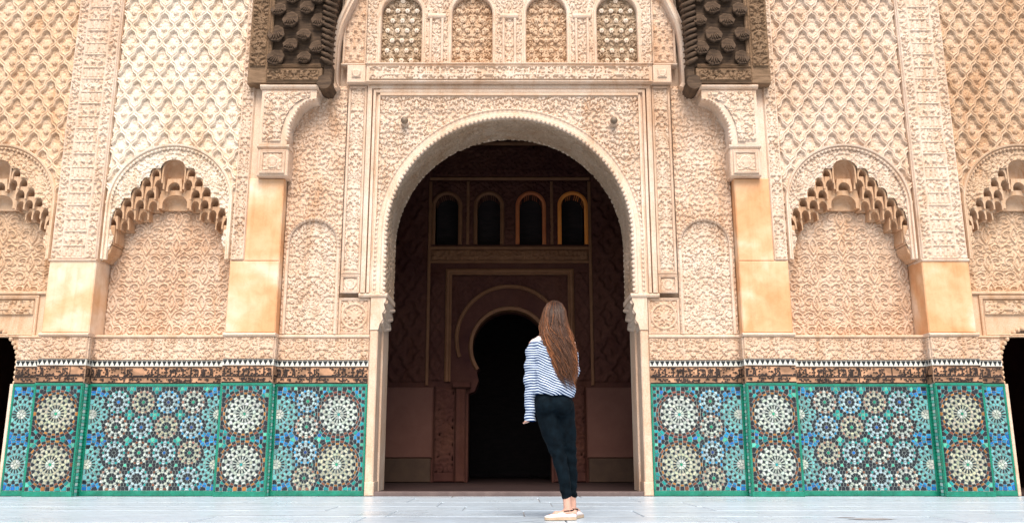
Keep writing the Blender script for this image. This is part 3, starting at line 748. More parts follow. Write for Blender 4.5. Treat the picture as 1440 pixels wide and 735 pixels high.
# ------------------------------------------------------------------ panels flanking the portal
def medallion(cx, cz, r):
    lab = h_lab(T_fine, cx, cz)
    def f(x, z):
        d = np.hypot(x-cx, z-cz); a = np.arctan2(z-cz, x-cx)
        ring = np.maximum(1-sst(0.008, 0.016, np.abs(d-r)), 1-sst(0.008, 0.016, np.abs(d-r*0.62-0.012*np.cos(12*a))))
        star = 1-sst(0.0, 0.02, d-r*0.34*(1+0.3*np.cos(8*a)))
        return np.maximum(np.maximum(ring, star), lab(x, z)*0.75)
    return f
def big_ros(c=('green', 'white', 'brown', 'brown')): return c
for s in (-1, 1):
    nm = SIDE[s]
    fk = thing('flank_panel', 'narrow carved bay with small blind arch just %s of the portal' % nm, 'wall bay', (s*2.25, WY, 0))
    a, b = s*1.697, s*2.799
    ros = [(s*2.03, 0.94, 'big', ('turq', 'white', 'brown', 'red')), (s*2.03, 0.36, 'big', ('green', 'cream', 'honey', 'brown')),
           (s*2.74, 0.94, 'big', ('white', 'pale', 'sky', 'blue')), (s*2.74, 0.36, 'big', ('white', 'pale', 'blue', 'sky'))]
    for k, (zz, c) in enumerate(((1.095, ('green', 'frost', 'sky', 'blue')), (0.795, ('green', 'white', 'rosy', 'red')), (0.50, ('navy', 'frost', 'sky', 'sky')), (0.205, ('green', 'cream', 'rosy', 'honey')))):
        ros.append((s*2.405, zz, 'small', c))
    zellige(fk, a, b, 0.002, 1.300, WY, ros, 11+s)
    dado_top(fk, a, b, WY, 3+s)
    MB().box(a, b, WY+0.10, 10.80, 0.001, 5.14).build('panel_bed', M['peach'], fk)
    moulding(fk, s*1.694, s*2.799, 1.850, WY, 0.042, 0.03, 0.12)
    rect_frame(fk, s*1.70, s*2.085, 1.895, 2.345, WY+0.02, 0.03, 0.03)
    relief('medallion_panel', fk, s*1.725, s*2.06, 1.92, 2.32, WY+0.02, medallion(s*1.893, 2.12, 0.15), 0.024, M['peach'])
    rect_frame(fk, s*1.835, s*2.075, 2.405, 2.635, WY+0.01, 0.035, 0.035)
    relief('square_boss_panel', fk, s*1.868, s*2.042, 2.438, 2.602, WY+0.012, medallion(s*1.955, 2.52, 0.055), 0.022, M['cream'])
    rect_frame(fk, s*1.835, s*2.075, 2.64, 5.13, WY+0.01, 0.032, 0.035)
    relief('upright_carved_strip', fk, s*1.865, s*2.045, 2.67, 5.10, WY+0.012, h_lab(T_fine, s*1.955, 0.1), 0.024, M['cream'])
    cx = s*2.435
    relief('blind_arch_panel', fk, s*2.09, s*2.785, 1.895, 3.40, WY+0.035, h_lab(T_fine, cx, 0.0), 0.024, M['cream'],
           lambda x, z, cx=cx: np.where(z > 3.03, np.hypot(x-cx, z-3.03) < 0.325, np.abs(x-cx) < 0.325))
    relief('carved_field', fk, s*2.09, s*2.796, 1.895, 5.13, WY+0.005, h_lab(T_fine2, cx, 0.31), 0.022, M['rose'],
           lambda x, z, cx=cx: np.where(z > 3.03, np.hypot(x-cx, z-3.03) > 0.335, np.abs(x-cx) > 0.322))
    ap2 = arch_path(cx, 0.315, 1.90, 3.03, 26)
    MB().sweep(ap2, [(-0.02, -0.03), (-0.018, 0.025), (0.0, 0.035), (0.012, 0.03), (0.03, 0.0)], WY+0.005).build('arch_rim', M['cream'], fk)
    stuff(lace(arc(cx, 3.03, 0.322, 190, -10, 30), 0.046, 0.02, WY-0.025, 0.02).build('lobed_edging', M['peach'], fk))

    # upper corner beside the gallery, with the sweeping edge of the great lobed arch
    uc = thing('upper_corner_panel', 'small carved panel with curved white edge between gallery and %s wooden corbel' % nm, 'wall panel', (s*2.1, WY, 5.13))
    MB().box(s*1.862, s*3.24, 10.60, 10.80, 5.142, 7.05).build('panel_bed', M['frame'], uc)
    MB().box(s*1.85, s*2.09, 10.40, 10.60, 5.137, 5.38, 0.008).build('corner_block', M['frame'], uc)
    relief('corner_block_carving', uc, s*1.91, s*2.03, 5.20, 5.32, 10.398, medallion(s*1.97, 5.26, 0.04), 0.02, M['cream'], step=0.008)
    relief('carved_panel', uc, s*1.89, s*2.15, 5.47, 7.04, 10.50, h_studs(s*2.02, 5.5, 0.10), 0.028, M['peach'])
    rect_frame(uc, s*1.865, s*2.175, 5.43, 7.05, 10.50, 0.028, 0.035)
    moulding(uc, s*1.87, s*2.18, 5.39, 10.46, 0.035, 0.03, 0.1)
    cv = [(1.93, 7.05), (1.955, 6.70), (2.02, 6.42), (2.12, 6.18), (2.205, 5.95), (2.25, 5.70), (2.262, 5.45), (2.262, 5.15), (2.225, 5.05)]
    cp = []
    for i in range(len(cv)-1):
        for k in range(4):
            t = k/4; p0, p1, p2, p3 = cv[max(i-1, 0)], cv[i], cv[i+1], cv[min(i+2, len(cv)-1)]
            cp.append(tuple(0.5*((2*p1[j])+(-p0[j]+p2[j])*t+(2*p0[j]-5*p1[j]+4*p2[j]-p3[j])*t*t+(-p0[j]+3*p1[j]-3*p2[j]+p3[j])*t**3) for j in (0, 1)))
    cp.append(cv[-1])
    MB().sweep([(s*x, z) for x, z in cp], [(-0.05, -0.1), (-0.05, 0.10), (-0.03, 0.13), (0.0, 0.13), (0.012, 0.10), (0.03, 0.10), (0.045, 0.12), (0.055, 0.08), (0.055, -0.1)], 10.48).build('curved_edge', M['frame'], uc)

# ------------------------------------------------------------------ pilasters
def pil_dado(p, x0, x1, sd, cols):
    a, b = min(x0, x1), max(x0, x1); c = (a+b)/2
    MB().box(a+0.008, b-0.008, PY+0.05, 10.80, 0.001, 1.300).build('dado_core', M['green'], p)
    zellige(p, a, b, 0.002, 1.300, PY, [(c, 0.94, 'big', cols[0]), (c, 0.36, 'big', cols[1])], sd)
    for (xx, dx) in ((a, -1), (b, 1)):                                  # glazed pieces down the returns
        n = 34; rt = MB(); rr = random.Random(sd)
        for k in range(n):
            z0 = 0.006+k*(1.29/n)
            for (q, y0, y1) in ((0, 0.001, 0.040), (1, 0.044, 0.100), (2, 0.104, 0.150)):
                col = CC['green'] if q != 1 else ((0.60, 0.72, 0.64) if k % 2 else (0.14, 0.58, 0.44)); f_ = rr.uniform(0.8, 1.15)
                rt.box(xx-0.006 if dx < 0 else xx+0.001, xx-0.001 if dx < 0 else xx+0.006, PY+y0, PY+y1, z0, z0+1.29/n-0.005, 0.0015, col=tuple(t*f_ for t in col))
        stuff(rt.build('return_tiles', M['tile'], p))
    dado_top(p, a, b, PY, sd)
    MB().box(a+0.001, b-0.001, PY+0.02, 10.80, 1.302, 1.846).build('band_core', M['cream'], p)
    dado_return(p, a if a > 0 else b, -1 if a > 0 else 1, sd)
    moulding(p, a-0.012, b+0.012, 1.850, PY, 0.045, 0.04, 0.40)
M['turq'] = plain('mint_glaze', (0.22, 0.58, 0.46), (0.45, 0.72, 0.60), 9, 0.25, 0.5, bumpk=0.1)
for s in (-1, 1):
    nm = SIDE[s]
    # inner pilaster, under the wooden corbel
    p = thing('inner_pilaster', 'smooth ochre pilaster with carved console under the %s wooden corbel' % nm, 'pilaster', (s*3.1, PY, 0), 'pilasters of the courtyard front')
    pil_dado(p, s*2.803, s*3.407, 21+s, (('green', 'white', 'honey', 'brown'), ('turq', 'white', 'brown', 'honey')))
    MB().box(s*2.803, s*3.407, PY, 10.80, 1.896, 2.775, 0.012).build('shaft', M['shaft'], p)
    MB().box(s*2.803, s*3.236, PY+0.001, 10.80, 2.776, 3.828, 0.012).build('shaft', M['shaft'], p)
    MB().box(s*2.82, s*3.236, PY+0.03, 10.79, 3.83, 5.05).build('upper_core', M['frame'], p)
    MB().box(s*3.238, s*3.407, PY+0.022, 10.80, 2.778, 7.05).build('strip_core', M['frame'], p)
    relief('inscription_strip', p, s*3.243, s*3.402, 2.79, 7.04, PY+0.020, h_lab(T_fine, s*3.32, 0.2), 0.024, M['cream'], rim=0.016)
    MB().box(s*2.745, s*3.125, 10.25, 10.50, 3.832, 4.225, 0.012).build('capital_block', M['frame'], p)
    rect_frame(p, s*2.78, s*3.09, 3.86, 4.16, 10.25, 0.035, 0.025, M['cream'])
    relief('capital_block_carving', p, s*2.82, s*3.05, 3.90, 4.12, 10.248, medallion(s*2.935, 4.01, 0.07), 0.018, M['cream'])
    moulding(p, s*2.735, s*3.135, 4.190, 10.25, 0.045, 0.03, 0.2)
    und = [(2.77, 4.237)]
    for i in range(13):
        t = i/12; und.append((2.77-0.34*(1-math.cos(t*1.57))*1.0-0.012*math.sin(t*6*3.14), 4.30+0.55*math.sin(t*1.57)+0.010*math.sin(t*6*3.14)))
    und += [(2.425, 4.90), (2.425, 4.965), (3.115, 4.965), (3.115, 4.237)]
    MB().poly([(s*x, z) for x, z in und], 10.235, 10.51).build('console', M['frame'], p)
    def cmask(x, z, s=s):
        ax = x*s; t = np.clip((z-4.30)/0.55, 0, 1); lim = 2.77-0.34*(1-np.sqrt(1-t*t)); return ax > lim+0.075
    relief('console_carving', p, s*2.50, s*3.08, 4.27, 4.935, 10.233, h_lab(T_mid, s*2.9, 4.3), 0.022, M['cream'], cmask)
    stuff(lace([(s*x, z) for x, z in und[1:14]], 0.05, 0.024, 10.25, 0.03).build('lobed_edging', M['frame'], p))
    moulding(p, s*2.40, s*3.135, 4.968, 10.235, 0.06, 0.045, 0.25)
    # outer pilaster, with the tall inscription panel
    p = thing('outer_pilaster', 'ochre pilaster with tall inscription panel beside the %s side doorway' % nm, 'pilaster', (s*5.32, PY, 0), 'pilasters of the courtyard front')
    pil_dado(p, s*5.033, s*5.607, 31+s, (('green', 'cream', 'honey', 'brown'), ('green', 'cream', 'brown', 'honey')))
    MB().box(s*5.033, s*5.607, PY, 10.80, 1.896, 2.785, 0.012).build('shaft', M['shaft'], p)
    MB().box(s*5.033, s*5.607, PY+0.012, 10.80, 2.787, 7.05, 0.006).build('panel_core', M['frame'], p)
    mnx = min(s*5.045, s*5.595)
    relief('inscription_panel', p, s*5.045, s*5.595, 2.80, 7.04, PY+0.010, h_kufic(mnx, mnx+0.55, 2.80), 0.026, M['cream'])
    moulding(p, s*5.03, s*5.61, 2.770, PY, 0.03, 0.02, 0.2)

# ------------------------------------------------------------------ wooden corbels
def shell_mesh():
    """scallop cup: dished face leaning out to a fluted lower lip, undercut below"""
    mb = MB(); seg, rg = 22, 6; v = [(0, -0.045, 0.0)]; f = [(0, 1+j, 1+(j+1) % seg) for j in range(seg)]
    for i in range(1, rg+1):
        q = i/rg
        for j in range(seg):
            a = 2*math.pi*j/seg; sc = 1+0.06*math.cos(7*a)*q*q; x, z = 0.098*q*math.cos(a)*sc, 0.112*q*math.sin(a)*sc
            lean = max(0.0, 0.5-0.5*z/0.112); v.append((x, -(0.022+0.095*lean**0.9)+0.034*(1-q*q), z))
    for i in range(rg-1):
        for j in range(seg): f.append((1+i*seg+j, 1+(i+1)*seg+j, 1+(i+1)*seg+(j+1) % seg, 1+i*seg+(j+1) % seg))
    b0 = 1+(rg-1)*seg; k0 = len(v)
    for j in range(seg):
        x, y_, z = v[b0+j]; v.append((x*1.07, y_*0.72, z*1.06))
    for j in range(seg):
        x, y_, z = v[b0+j]; v.append((x*0.78, 0.02, z*0.72+0.012))
    for j in range(seg):
        j2 = (j+1) % seg; f.append((b0+j, k0+j, k0+j2, b0+j2)); f.append((k0+j, k0+seg+j, k0+seg+j2, k0+j2))
    mb.add(v, f)
    for k in range(-2, 3): mb.tube([(0.010*k, -0.052, 0.03), (0.026*k, -0.085, -0.035), (0.033*k, -0.118+0.006*abs(k), -0.088+0.012*abs(k))], [0.004, 0.010, 0.008], 5)
    me = mb.mesh('shell_boss', True); me.materials.append(M['wood']); return me
SH = shell_mesh()
for s in (-1, 1):
    nm = SIDE[s]
    c = thing('wooden_corbel', 'dark carved cedar corbel studded with shell bosses on the %s console' % nm, 'corbel', (s*2.8, 10.3, 5.03), 'carved cedar corbels')
    YF = 10.17
    MB().box(s*2.40, s*3.06, YF+0.05, 10.60, 5.24, 7.05).build('body', M['wood'], c)
    MB().box(s*3.06, s*3.305, YF+0.03, 10.60, 5.034, 7.05, 0.01).build('side_board', M['wood2'], c)
    relief('side_board_carving', c, s*3.085, s*3.285, 5.26, 7.04, YF+0.028, h_lab(T_mid, s*3.18, 0), 0.022, M['wood2'], rim=0.012)
    MB().box(s*2.36, s*3.058, YF+0.012, 10.60, 5.034, 5.236, 0.01).build('bottom_board', M['wood2'], c)
    relief('bottom_board_carving', c, s*2.40, s*3.055, 5.06, 5.20, YF+0.010, h_lab(T_mid, s*2.7, 0.2), 0.022, M['wood2'], rim=0.012)
    MB().sweep([(s*3.035, 7.05), (s*3.035, 5.262), (s*2.38, 5.262)], FR(0.05, 0.05), YF+0.045).build('edge_fillet', M['wood2'], c)
    MB().tube([(s*2.33, YF+0.0, 5.045), (s*2.33, 10.58, 5.045)], [0.095, 0.095], 16).build('bottom_roll', M['wood'], c, False)
    MB().box(s*2.245, s*2.36, YF+0.04, 10.58, 5.10, 5.30, 0.02).build('nose_block', M['wood'], c)
    for col, zs in ((2.955, (5.36, 5.70, 6.05, 6.40, 6.75)), (2.785, (5.53, 5.875, 6.225, 6.575, 6.92)), (2.60, (5.36, 5.70, 6.05, 6.40, 6.75)), (2.445, (5.53, 5.875, 6.225, 6.575, 6.92))):
        for z in zs:
            o = bpy.data.objects.new('shell_boss', SH); COL.objects.link(o); adopt(o, c)
            o.location = (s*col+random.uniform(-0.012, 0.012), YF+0.05, z+random.uniform(-0.02, 0.02)); k = random.uniform(0.84, 1.08); o.scale = (k*s, random.uniform(0.8, 1.15), k*random.uniform(0.9, 1.1)); o.rotation_euler = (0, random.uniform(-0.3, 0.3), 0)
    for k in range(22):
        z = 5.30+0.080*k; ex = 2.225-0.055*max(0, (z-5.6))**1.2
        MB().tube([(s*2.40, YF+0.05, z+0.075), (s*2.37, YF-0.005, z+0.055), (s*2.31, YF-0.02, z+0.02), (s*(ex+0.03), YF+0.01, z), (s*ex, YF+0.07, z+0.012)], [0.012, 0.026, 0.030, 0.026, 0.010], 8).build('edge_fin', M['wood'], c, True)
        MB().box(s*(ex+0.04), s*2.42, YF+0.055, 10.58, z-0.035, z+0.0455).build('edge_block', M['wood'], c)

# ------------------------------------------------------------------ niche bays with stalactite hoods
def cell_mesh(name, hw, spring, shallow, top=0.74):
    """one stalactite cell, unit width and height, hollowed from the front and below; y runs 0 (front) to 1 (back)"""
    n = 12; R0 = [(-hw, 0.0), (-hw, spring*0.5)]+[(-hw*math.cos(math.pi*i/n), spring+(top-spring)*math.sin(math.pi*i/n)) for i in range(n+1)]+[(hw, spring*0.5), (hw, 0.0)]
    O0 = []
    for x, z in R0:
        if z < spring+1e-6: O0.append((-0.5 if x < 0 else 0.5, z))
        else:
            k = min(0.5/max(abs(x), 1e-6), 1e9); O0.append((max(-0.5, min(0.5, x*1.35)), 1.0 if abs(x) < hw*0.93 else z+0.1))
    m = len(R0); v = [(x, 0, z) for x, z in O0]+[(x, 0.0, z) for x, z in R0]
    f = [(i, i+1, m+i+1, m+i) for i in range(m-1)]
    lv = [(0.45, 0.06), (0.80, 0.22), (0.97, 0.55), (1.0, 1.0)]
    for dep, t in lv:
        v += [(x*(1-0.35*t), dep*shallow, max(0, z*(1-0.78*t)) if z > 0 else 0) for x, z in R0]
    for q in range(len(lv)):
        a, b_ = m*(1+q), m*(2+q)
        f += [(a+i, a+i+1, b_+i+1, b_+i) for i in range(m-1)]
    k0 = len(v); v += [(x, 1.0, z) for x, z in O0]; f += [(i+1, i, k0+i, k0+i+1) for i in range(m-1)]
    l = m*(1+len(lv)); f.append(tuple(l+i for i in range(m)))
    # underside pieces beside and behind the hollow
    f.append((0, m, m*2, m*3, l, k0)); f.append((m-1, k0+m-1, l+m-1, m*4-1, m*3-1, m*2-1)); f.append((k0, l, l+m-1, k0+m-1))
    mb = MB().add(v, f); return mb.mesh(name)
CELL = cell_mesh('stalactite_cell', 0.36, 0.25, 0.46)
CELLC = cell_mesh('stalactite_cell', 0.37, 0.25, 0.62)
CELLB = cell_mesh('crown_cell', 0.44, 0.45, 0.5, 0.94)
CELLS = [(0.225, 3.975, .13, .125, 10.43), (0.325, 3.855, .14, .13, 10.43), (0.185, 3.855, .14, .13, 10.455), (0, 3.83, .20, .13, 10.475),
         (0.43, 3.725, .145, .13, 10.43), (0.285, 3.725, .145, .13, 10.46), (0, 3.70, .42, .20, 10.54), (0.545, 3.595, .14, .13, 10.43), (0.405, 3.595, .14, .13, 10.465), (0.265, 3.595, .14, .12, 10.53),
         (0.64, 3.465, .13, .13, 10.43), (0.515, 3.465, .13, .13, 10.475), (0.385, 3.465, .13, .11, 10.56), (0.71, 3.335, .13, .13, 10.44), (0.595, 3.335, .11, .12, 10.52), (0.725, 3.19, .13, .16, 10.47)]
def cut_profile(z):
    """half-width of the hood opening in the arch plate: rounded steps rising to a round crown"""
    zz = np.asarray(z, dtype=float); out = np.full(zz.shape, -1.0)
    lo = zz < 3.19; out = np.where(lo, np.interp(zz, [2.80, 2.86, 2.95, 3.02, 3.10, 3.19], [0.772, 0.755, 0.700, 0.672, 0.668, 0.70]), out)
    for zb_, zt_, w_ in ((3.19, 3.335, 0.752), (3.335, 3.465, 0.700), (3.465, 3.595, 0.612), (3.595, 3.725, 0.500), (3.725, 3.855, 0.393), (3.855, 3.978, 0.288)):
        t = np.clip((zz-zb_)/(zt_-zb_), 0, 1); out = np.where((zz >= zb_) & (zz < zt_), w_-0.055*(1-np.sqrt(1-t**2.5)), out)
    t = np.clip((zz-3.978)/0.115, 0, 1); return np.where((zz >= 3.978) & (zz < 4.093), 0.152*np.sqrt(1-t*t), out)
MC = {}
def bay(p, s, cx, x0, x1, zb, mats, doorway=False):
    m_sebka, m_arch, m_back, m_cell = mats; a, b = min(x0, x1)+0.003, max(x0, x1)-0.003
    c0 = 3.51
    relief('niche_back', p, a, b, zb, 4.02, NB, h_scroll(cx, zb-0.02), 0.024, m_back)
    MB().box(a, b, NB+0.003, 10.80, zb, 4.05).build('niche_bed', m_back, p)
    relief('arch_face', p, a, b, 2.80, 4.275, AY, h_lab(T_fine, cx, 0.0), 0.022, m_arch,
           lambda x, z: (np.abs(x-cx) > cut_profile(z)) & ((z < c0) | (np.hypot(x-cx, z-c0) < 0.755)))
    relief('lozenge_net', p, a, b, c0, 7.05, AY-0.010, h_sebka(cx, 0.04), 0.044, m_sebka,
           lambda x, z: np.hypot(x-cx, z-c0) > 0.765)
    MB().box(a, b, 10.56, 10.80, 4.13, 7.05).build('upper_bed', m_sebka, p)
    path = [(cx-0.755, 2.81)]+arc(cx, c0, 0.755, 180, 0, 40)+[(cx+0.755, 2.81)]
    MB().sweep(path, [(-0.03, -0.02), (-0.028, 0.022), (-0.012, 0.030), (0.0, 0.022), (0.006, 0.05), (0.026, 0.056), (0.034, 0.03), (0.035, -0.02)], AY-0.012).build('archivolt', m_arch, p)
    stuff(lace(arc(cx, c0, 0.728, 178, 2, 40), 0.052, 0.017, AY-0.04, 0.015).build('lobed_edging', m_arch, p))
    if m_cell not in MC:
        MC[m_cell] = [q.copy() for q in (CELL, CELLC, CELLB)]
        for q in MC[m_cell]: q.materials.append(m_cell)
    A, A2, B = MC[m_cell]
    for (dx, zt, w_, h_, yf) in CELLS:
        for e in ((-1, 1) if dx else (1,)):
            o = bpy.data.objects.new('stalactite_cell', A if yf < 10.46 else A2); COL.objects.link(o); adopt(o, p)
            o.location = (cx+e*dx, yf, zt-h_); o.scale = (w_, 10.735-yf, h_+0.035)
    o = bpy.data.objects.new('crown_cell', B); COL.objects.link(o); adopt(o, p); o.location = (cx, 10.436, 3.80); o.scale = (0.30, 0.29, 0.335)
    for e in (-1, 1):
        st = sorted((cx+e*0.672, cx+e*0.806))
        MB().box(st[0], st[1], AY+0.008, NB+0.01, 3.0, 3.25, 0.01).build('hood_return', m_cell, p)
        q = [(0.775, 2.805), (0.760, 2.84), (0.70, 2.90), (0.675, 2.99), (0.806, 2.99), (0.806, 2.805)]
        MB().poly([(cx+e*x, z) for x, z in q], AY+0.006, NB+0.01).build('spring_bracket', m_cell, p)
for s in (-1, 1):
    nm = SIDE[s]
    p = thing('niche_bay', 'tall blind niche with stalactite hood between the two %s pilasters' % nm, 'wall bay', (s*4.22, WY, 0), 'bays with stalactite hoods')
    ros = []
    sc = [('green', 'white', 'rosy', 'turq'), ('blue', 'frost', 'turq', 'turq'), ('green', 'white', 'brown', 'turq'), ('black', 'frost', 'turq', 'green'), ('navy', 'frost', 'sky', 'sky'), ('green', 'cream', 'rosy', 'turq')]
    for i in range(4):
        for j in range(4):
            k = (i+j) % 2; ros.append((s*(4.22+(i-1.5)*0.298*(-1)), 1.085-j*0.295, 'small', sc[(0, 2, 5)[(i*2+j) % 3]] if k else sc[(1, 3, 4)[(i+2*j) % 3]]))
    for e in (3.47, 4.97):
        for zz in (0.94, 0.36): ros.append((s*e, zz, 'big', ('white', 'pale', 'sky', 'blue')))
    zellige(p, s*3.411, s*5.029, 0.002, 1.300, WY, ros, 51+s)
    dado_top(p, s*3.411, s*5.029, WY, 7+s)
    MB().box(s*3.411, s*5.029, WY+0.12, 10.80, 0.001, 1.84).build('dado_bed', M['peach'], p)
    moulding(p, s*3.411, s*5.029, 1.850, WY, 0.040, 0.03, 0.28, M['peach'])
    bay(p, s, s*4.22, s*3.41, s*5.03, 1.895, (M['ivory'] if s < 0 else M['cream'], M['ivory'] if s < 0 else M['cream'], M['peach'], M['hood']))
    # outermost bay with the small side doorway
    p = thing('doorway_bay', 'tan bay with stalactite hood over a small dark doorway at the far %s' % nm, 'wall bay', (s*6.42, WY, 0), 'bays with stalactite hoods')
    bay(p, s, s*6.42, s*5.61, s*7.23, 2.40, (M['apricot'], M['apricot'], M['tan'], M['tan']) if s < 0 else (M['tan'],)*4)  # outer bays in their own apricot and tan stucco
    for (a, b, sd) in ((5.611, 5.95, 61), (6.89, 7.229, 63)):
        zellige(p, s*a, s*b, 0.002, 1.300, WY, [(s*(a+0.20), 0.94, 'big', ('white', 'pale', 'sky', 'navy')), (s*(a+0.20), 0.36, 'big', ('white', 'pale', 'navy', 'brown'))], sd+s)
        dado_top(p, s*a, s*b, WY, 9+s, True)
        MB().box(s*a, s*b, WY+0.12, 10.80, 0.001, 1.84).build('dado_bed', M['tan'], p)
        moulding(p, s*a, s*b, 1.850, WY, 0.035, 0.02, 0.12, M['tan'])
    for e in (-1, 1):
        MB().box(s*6.42+e*0.43, s*6.42+e*0.468, WY-0.01, 10.79, 0.001, 1.30, 0.006).build('door_jamb', M['frame'], p)
    q = [(s*6.42-0.81+0.003, 1.31)]+arch_path(s*6.42, 0.44, 1.31, 1.56, 24)+[(s*6.42+0.81-0.003, 1.31), (s*6.42+0.81-0.003, 2.40), (s*6.42-0.81+0.003, 2.40)]
    MB().poly(q, 10.585, 10.80).build('door_surround', M['tan'], p)
    stuff(lace(arch_path(s*6.42, 0.44, 1.32, 1.56, 24), 0.062, 0.03, 10.575, 0.03).build('lobed_edging', M['tan'], p))
    rect_frame(p, s*6.42-0.62, s*6.42+0.62, 1.87, 2.39, 10.583, 0.045, 0.035, M['tan'])
    relief('door_inscription', p, s*6.42-0.56, s*6.42+0.56, 2.15, 2.33, 10.583, h_band(s*6.42, 0.56, 2.15), 0.022, M['tan'], rim=0.012)
    MB().box(s*6.42-0.80, s*6.42+0.80, 10.55, NB+0.03, 2.402, 2.44, 0.01).build('door_ledge', M['tan'], p)

# ------------------------------------------------------------------ hall behind the portal
HY = 14.0
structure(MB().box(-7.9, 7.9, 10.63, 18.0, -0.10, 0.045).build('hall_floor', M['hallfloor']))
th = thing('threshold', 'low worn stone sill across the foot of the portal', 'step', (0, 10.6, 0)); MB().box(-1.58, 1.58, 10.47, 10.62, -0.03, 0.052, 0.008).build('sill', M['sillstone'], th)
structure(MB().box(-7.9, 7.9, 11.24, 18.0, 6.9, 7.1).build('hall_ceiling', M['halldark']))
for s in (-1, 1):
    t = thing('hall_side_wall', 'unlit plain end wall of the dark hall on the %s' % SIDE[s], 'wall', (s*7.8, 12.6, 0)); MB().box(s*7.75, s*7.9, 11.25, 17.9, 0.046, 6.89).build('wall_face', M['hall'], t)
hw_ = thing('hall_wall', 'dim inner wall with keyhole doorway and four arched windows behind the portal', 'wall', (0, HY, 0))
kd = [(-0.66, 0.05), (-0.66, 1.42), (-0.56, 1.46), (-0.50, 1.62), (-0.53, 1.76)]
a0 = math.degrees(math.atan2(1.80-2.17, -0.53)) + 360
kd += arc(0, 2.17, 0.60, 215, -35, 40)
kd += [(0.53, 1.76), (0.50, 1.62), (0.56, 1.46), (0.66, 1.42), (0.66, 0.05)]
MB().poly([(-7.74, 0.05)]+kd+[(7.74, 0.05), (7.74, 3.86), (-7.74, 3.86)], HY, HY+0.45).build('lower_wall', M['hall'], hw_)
HW = (-1.05, -0.35, 0.35, 1.05)
up = [(-7.74, 3.864)]
for c in HW: up += arch_path(c, 0.19, 3.864, 4.53, 16)
up += [(7.74, 3.864), (7.74, 6.89), (-7.74, 6.89)]
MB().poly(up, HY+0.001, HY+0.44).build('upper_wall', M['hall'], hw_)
for c in HW:
    MB().box(c-0.25, c+0.25, HY+0.30, HY+0.34, 3.87, 4.80).build('window_shutter', M['halldark'], hw_)
    MB().sweep(arch_path(c, 0.19, 3.87, 4.53, 20), [(0, -0.3), (0, 0.03), (0.03, 0.045), (0.06, 0.03), (0.065, 0)], HY).build('window_rim', M['rim3'] if c > 0.9 else M['rim2'] if c > 0 else M['hallrim'], hw_)  # right-hand rims carry the orange glow in their colour
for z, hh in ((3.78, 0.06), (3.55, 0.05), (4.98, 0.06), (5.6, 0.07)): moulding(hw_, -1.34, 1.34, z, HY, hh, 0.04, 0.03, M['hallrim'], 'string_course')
for s in (-1, 1):
    for xx, z0, z1 in ((1.33, 1.55, 4.95), (0.70, 3.87, 4.95), (2.62, 1.55, 6.2), (1.98, 1.55, 6.2)): MB().box(s*(xx-0.025), s*(xx+0.025), HY-0.04, HY+0.01, z0, z1, 0.01).build('upright_fillet', M['rim2'] if s > 0 and 1.9 < xx < 2.0 else M['hallrim'], hw_)  # one right-hand fillet also has the glow in its colour
    relief('carved_wall_panel', hw_, s*1.36, s*2.58, 1.60, 6.1, HY-0.005, h_sebka(s*1.98, 0.0, 0.36, 0.60), 0.05, M['hall'], step=0.022)
    relief('carved_wall_panel', hw_, s*2.64, s*4.2, 1.60, 6.1, HY-0.005, h_sebka(s*1.98, 0.0, 0.36, 0.60), 0.05, M['hall'], step=0.022)
    relief('pier_carving', hw_, s*0.89, s*1.18, 0.2, 1.50, HY-0.05, h_lab(T_mid, s*1.03, 0), 0.02, M['hall'], step=0.02)
    relief('door_side_carving', hw_, s*1.06, s*1.30, 1.62, 3.40, HY-0.003, h_sebka(s*1.18, 0.1, 0.24, 0.4), 0.04, M['hall'], step=0.02)
    MB().box(s*1.22, s*3.9, HY-0.05, HY-0.002, 0.42, 1.52, 0.015).build('red_wall_panel', M['hallred'], hw_)
    MB().box(s*1.24, s*3.9, HY-0.04, HY-0.002, 0.05, 0.415, 0.01).build('brown_dado', M['hallbrown'], hw_)
    MB().box(s*0.70, s*0.86, HY-0.10, HY-0.002, 0.05, 1.50, 0.02).build('door_pillar', M['hall'], hw_)
    MB().box(s*0.87, s*1.20, HY-0.05, HY-0.002, 0.05, 1.54, 0.02).build('door_pier', M['hall'], hw_)
    MB().box(s*0.62, s*0.92, HY-0.13, HY-0.001, 1.502, 1.60, 0.02).build('door_capital', M['hall'], hw_)
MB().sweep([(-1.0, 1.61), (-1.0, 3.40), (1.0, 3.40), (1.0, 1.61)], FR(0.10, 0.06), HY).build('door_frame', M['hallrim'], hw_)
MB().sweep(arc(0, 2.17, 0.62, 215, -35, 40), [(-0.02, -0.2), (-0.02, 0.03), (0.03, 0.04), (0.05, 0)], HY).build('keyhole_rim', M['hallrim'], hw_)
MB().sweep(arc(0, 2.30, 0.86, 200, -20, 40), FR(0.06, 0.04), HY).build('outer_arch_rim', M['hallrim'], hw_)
relief('door_spandrel', hw_, -0.94, 0.94, 2.3, 3.34, HY-0.003, h_lab(T_mid, 0, 0), 0.03, M['hall'], lambda x, z: np.hypot(x, z-2.30) > 0.90, step=0.02)
relief('window_field', hw_, -1.30, 1.30, 3.87, 4.96, HY-0.003, h_lab(T_mid, 0, 0), 0.03, M['hall'], lambda x, z: np.min([np.where(z > 4.53, np.hypot(x-c, z-4.53), np.abs(x-c)) for c in HW], 0) > 0.27, step=0.018)
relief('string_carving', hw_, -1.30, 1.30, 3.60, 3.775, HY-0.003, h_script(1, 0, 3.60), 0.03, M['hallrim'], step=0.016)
relief('upper_frieze', hw_, -1.3, 1.3, 5.05, 5.58, HY-0.003, h_scroll(0, 5.0), 0.05, M['hall'], step=0.02)
ps = thing('dark_passage', 'black unlit passage behind the keyhole doorway', 'passage', (0, 15.5, 0))
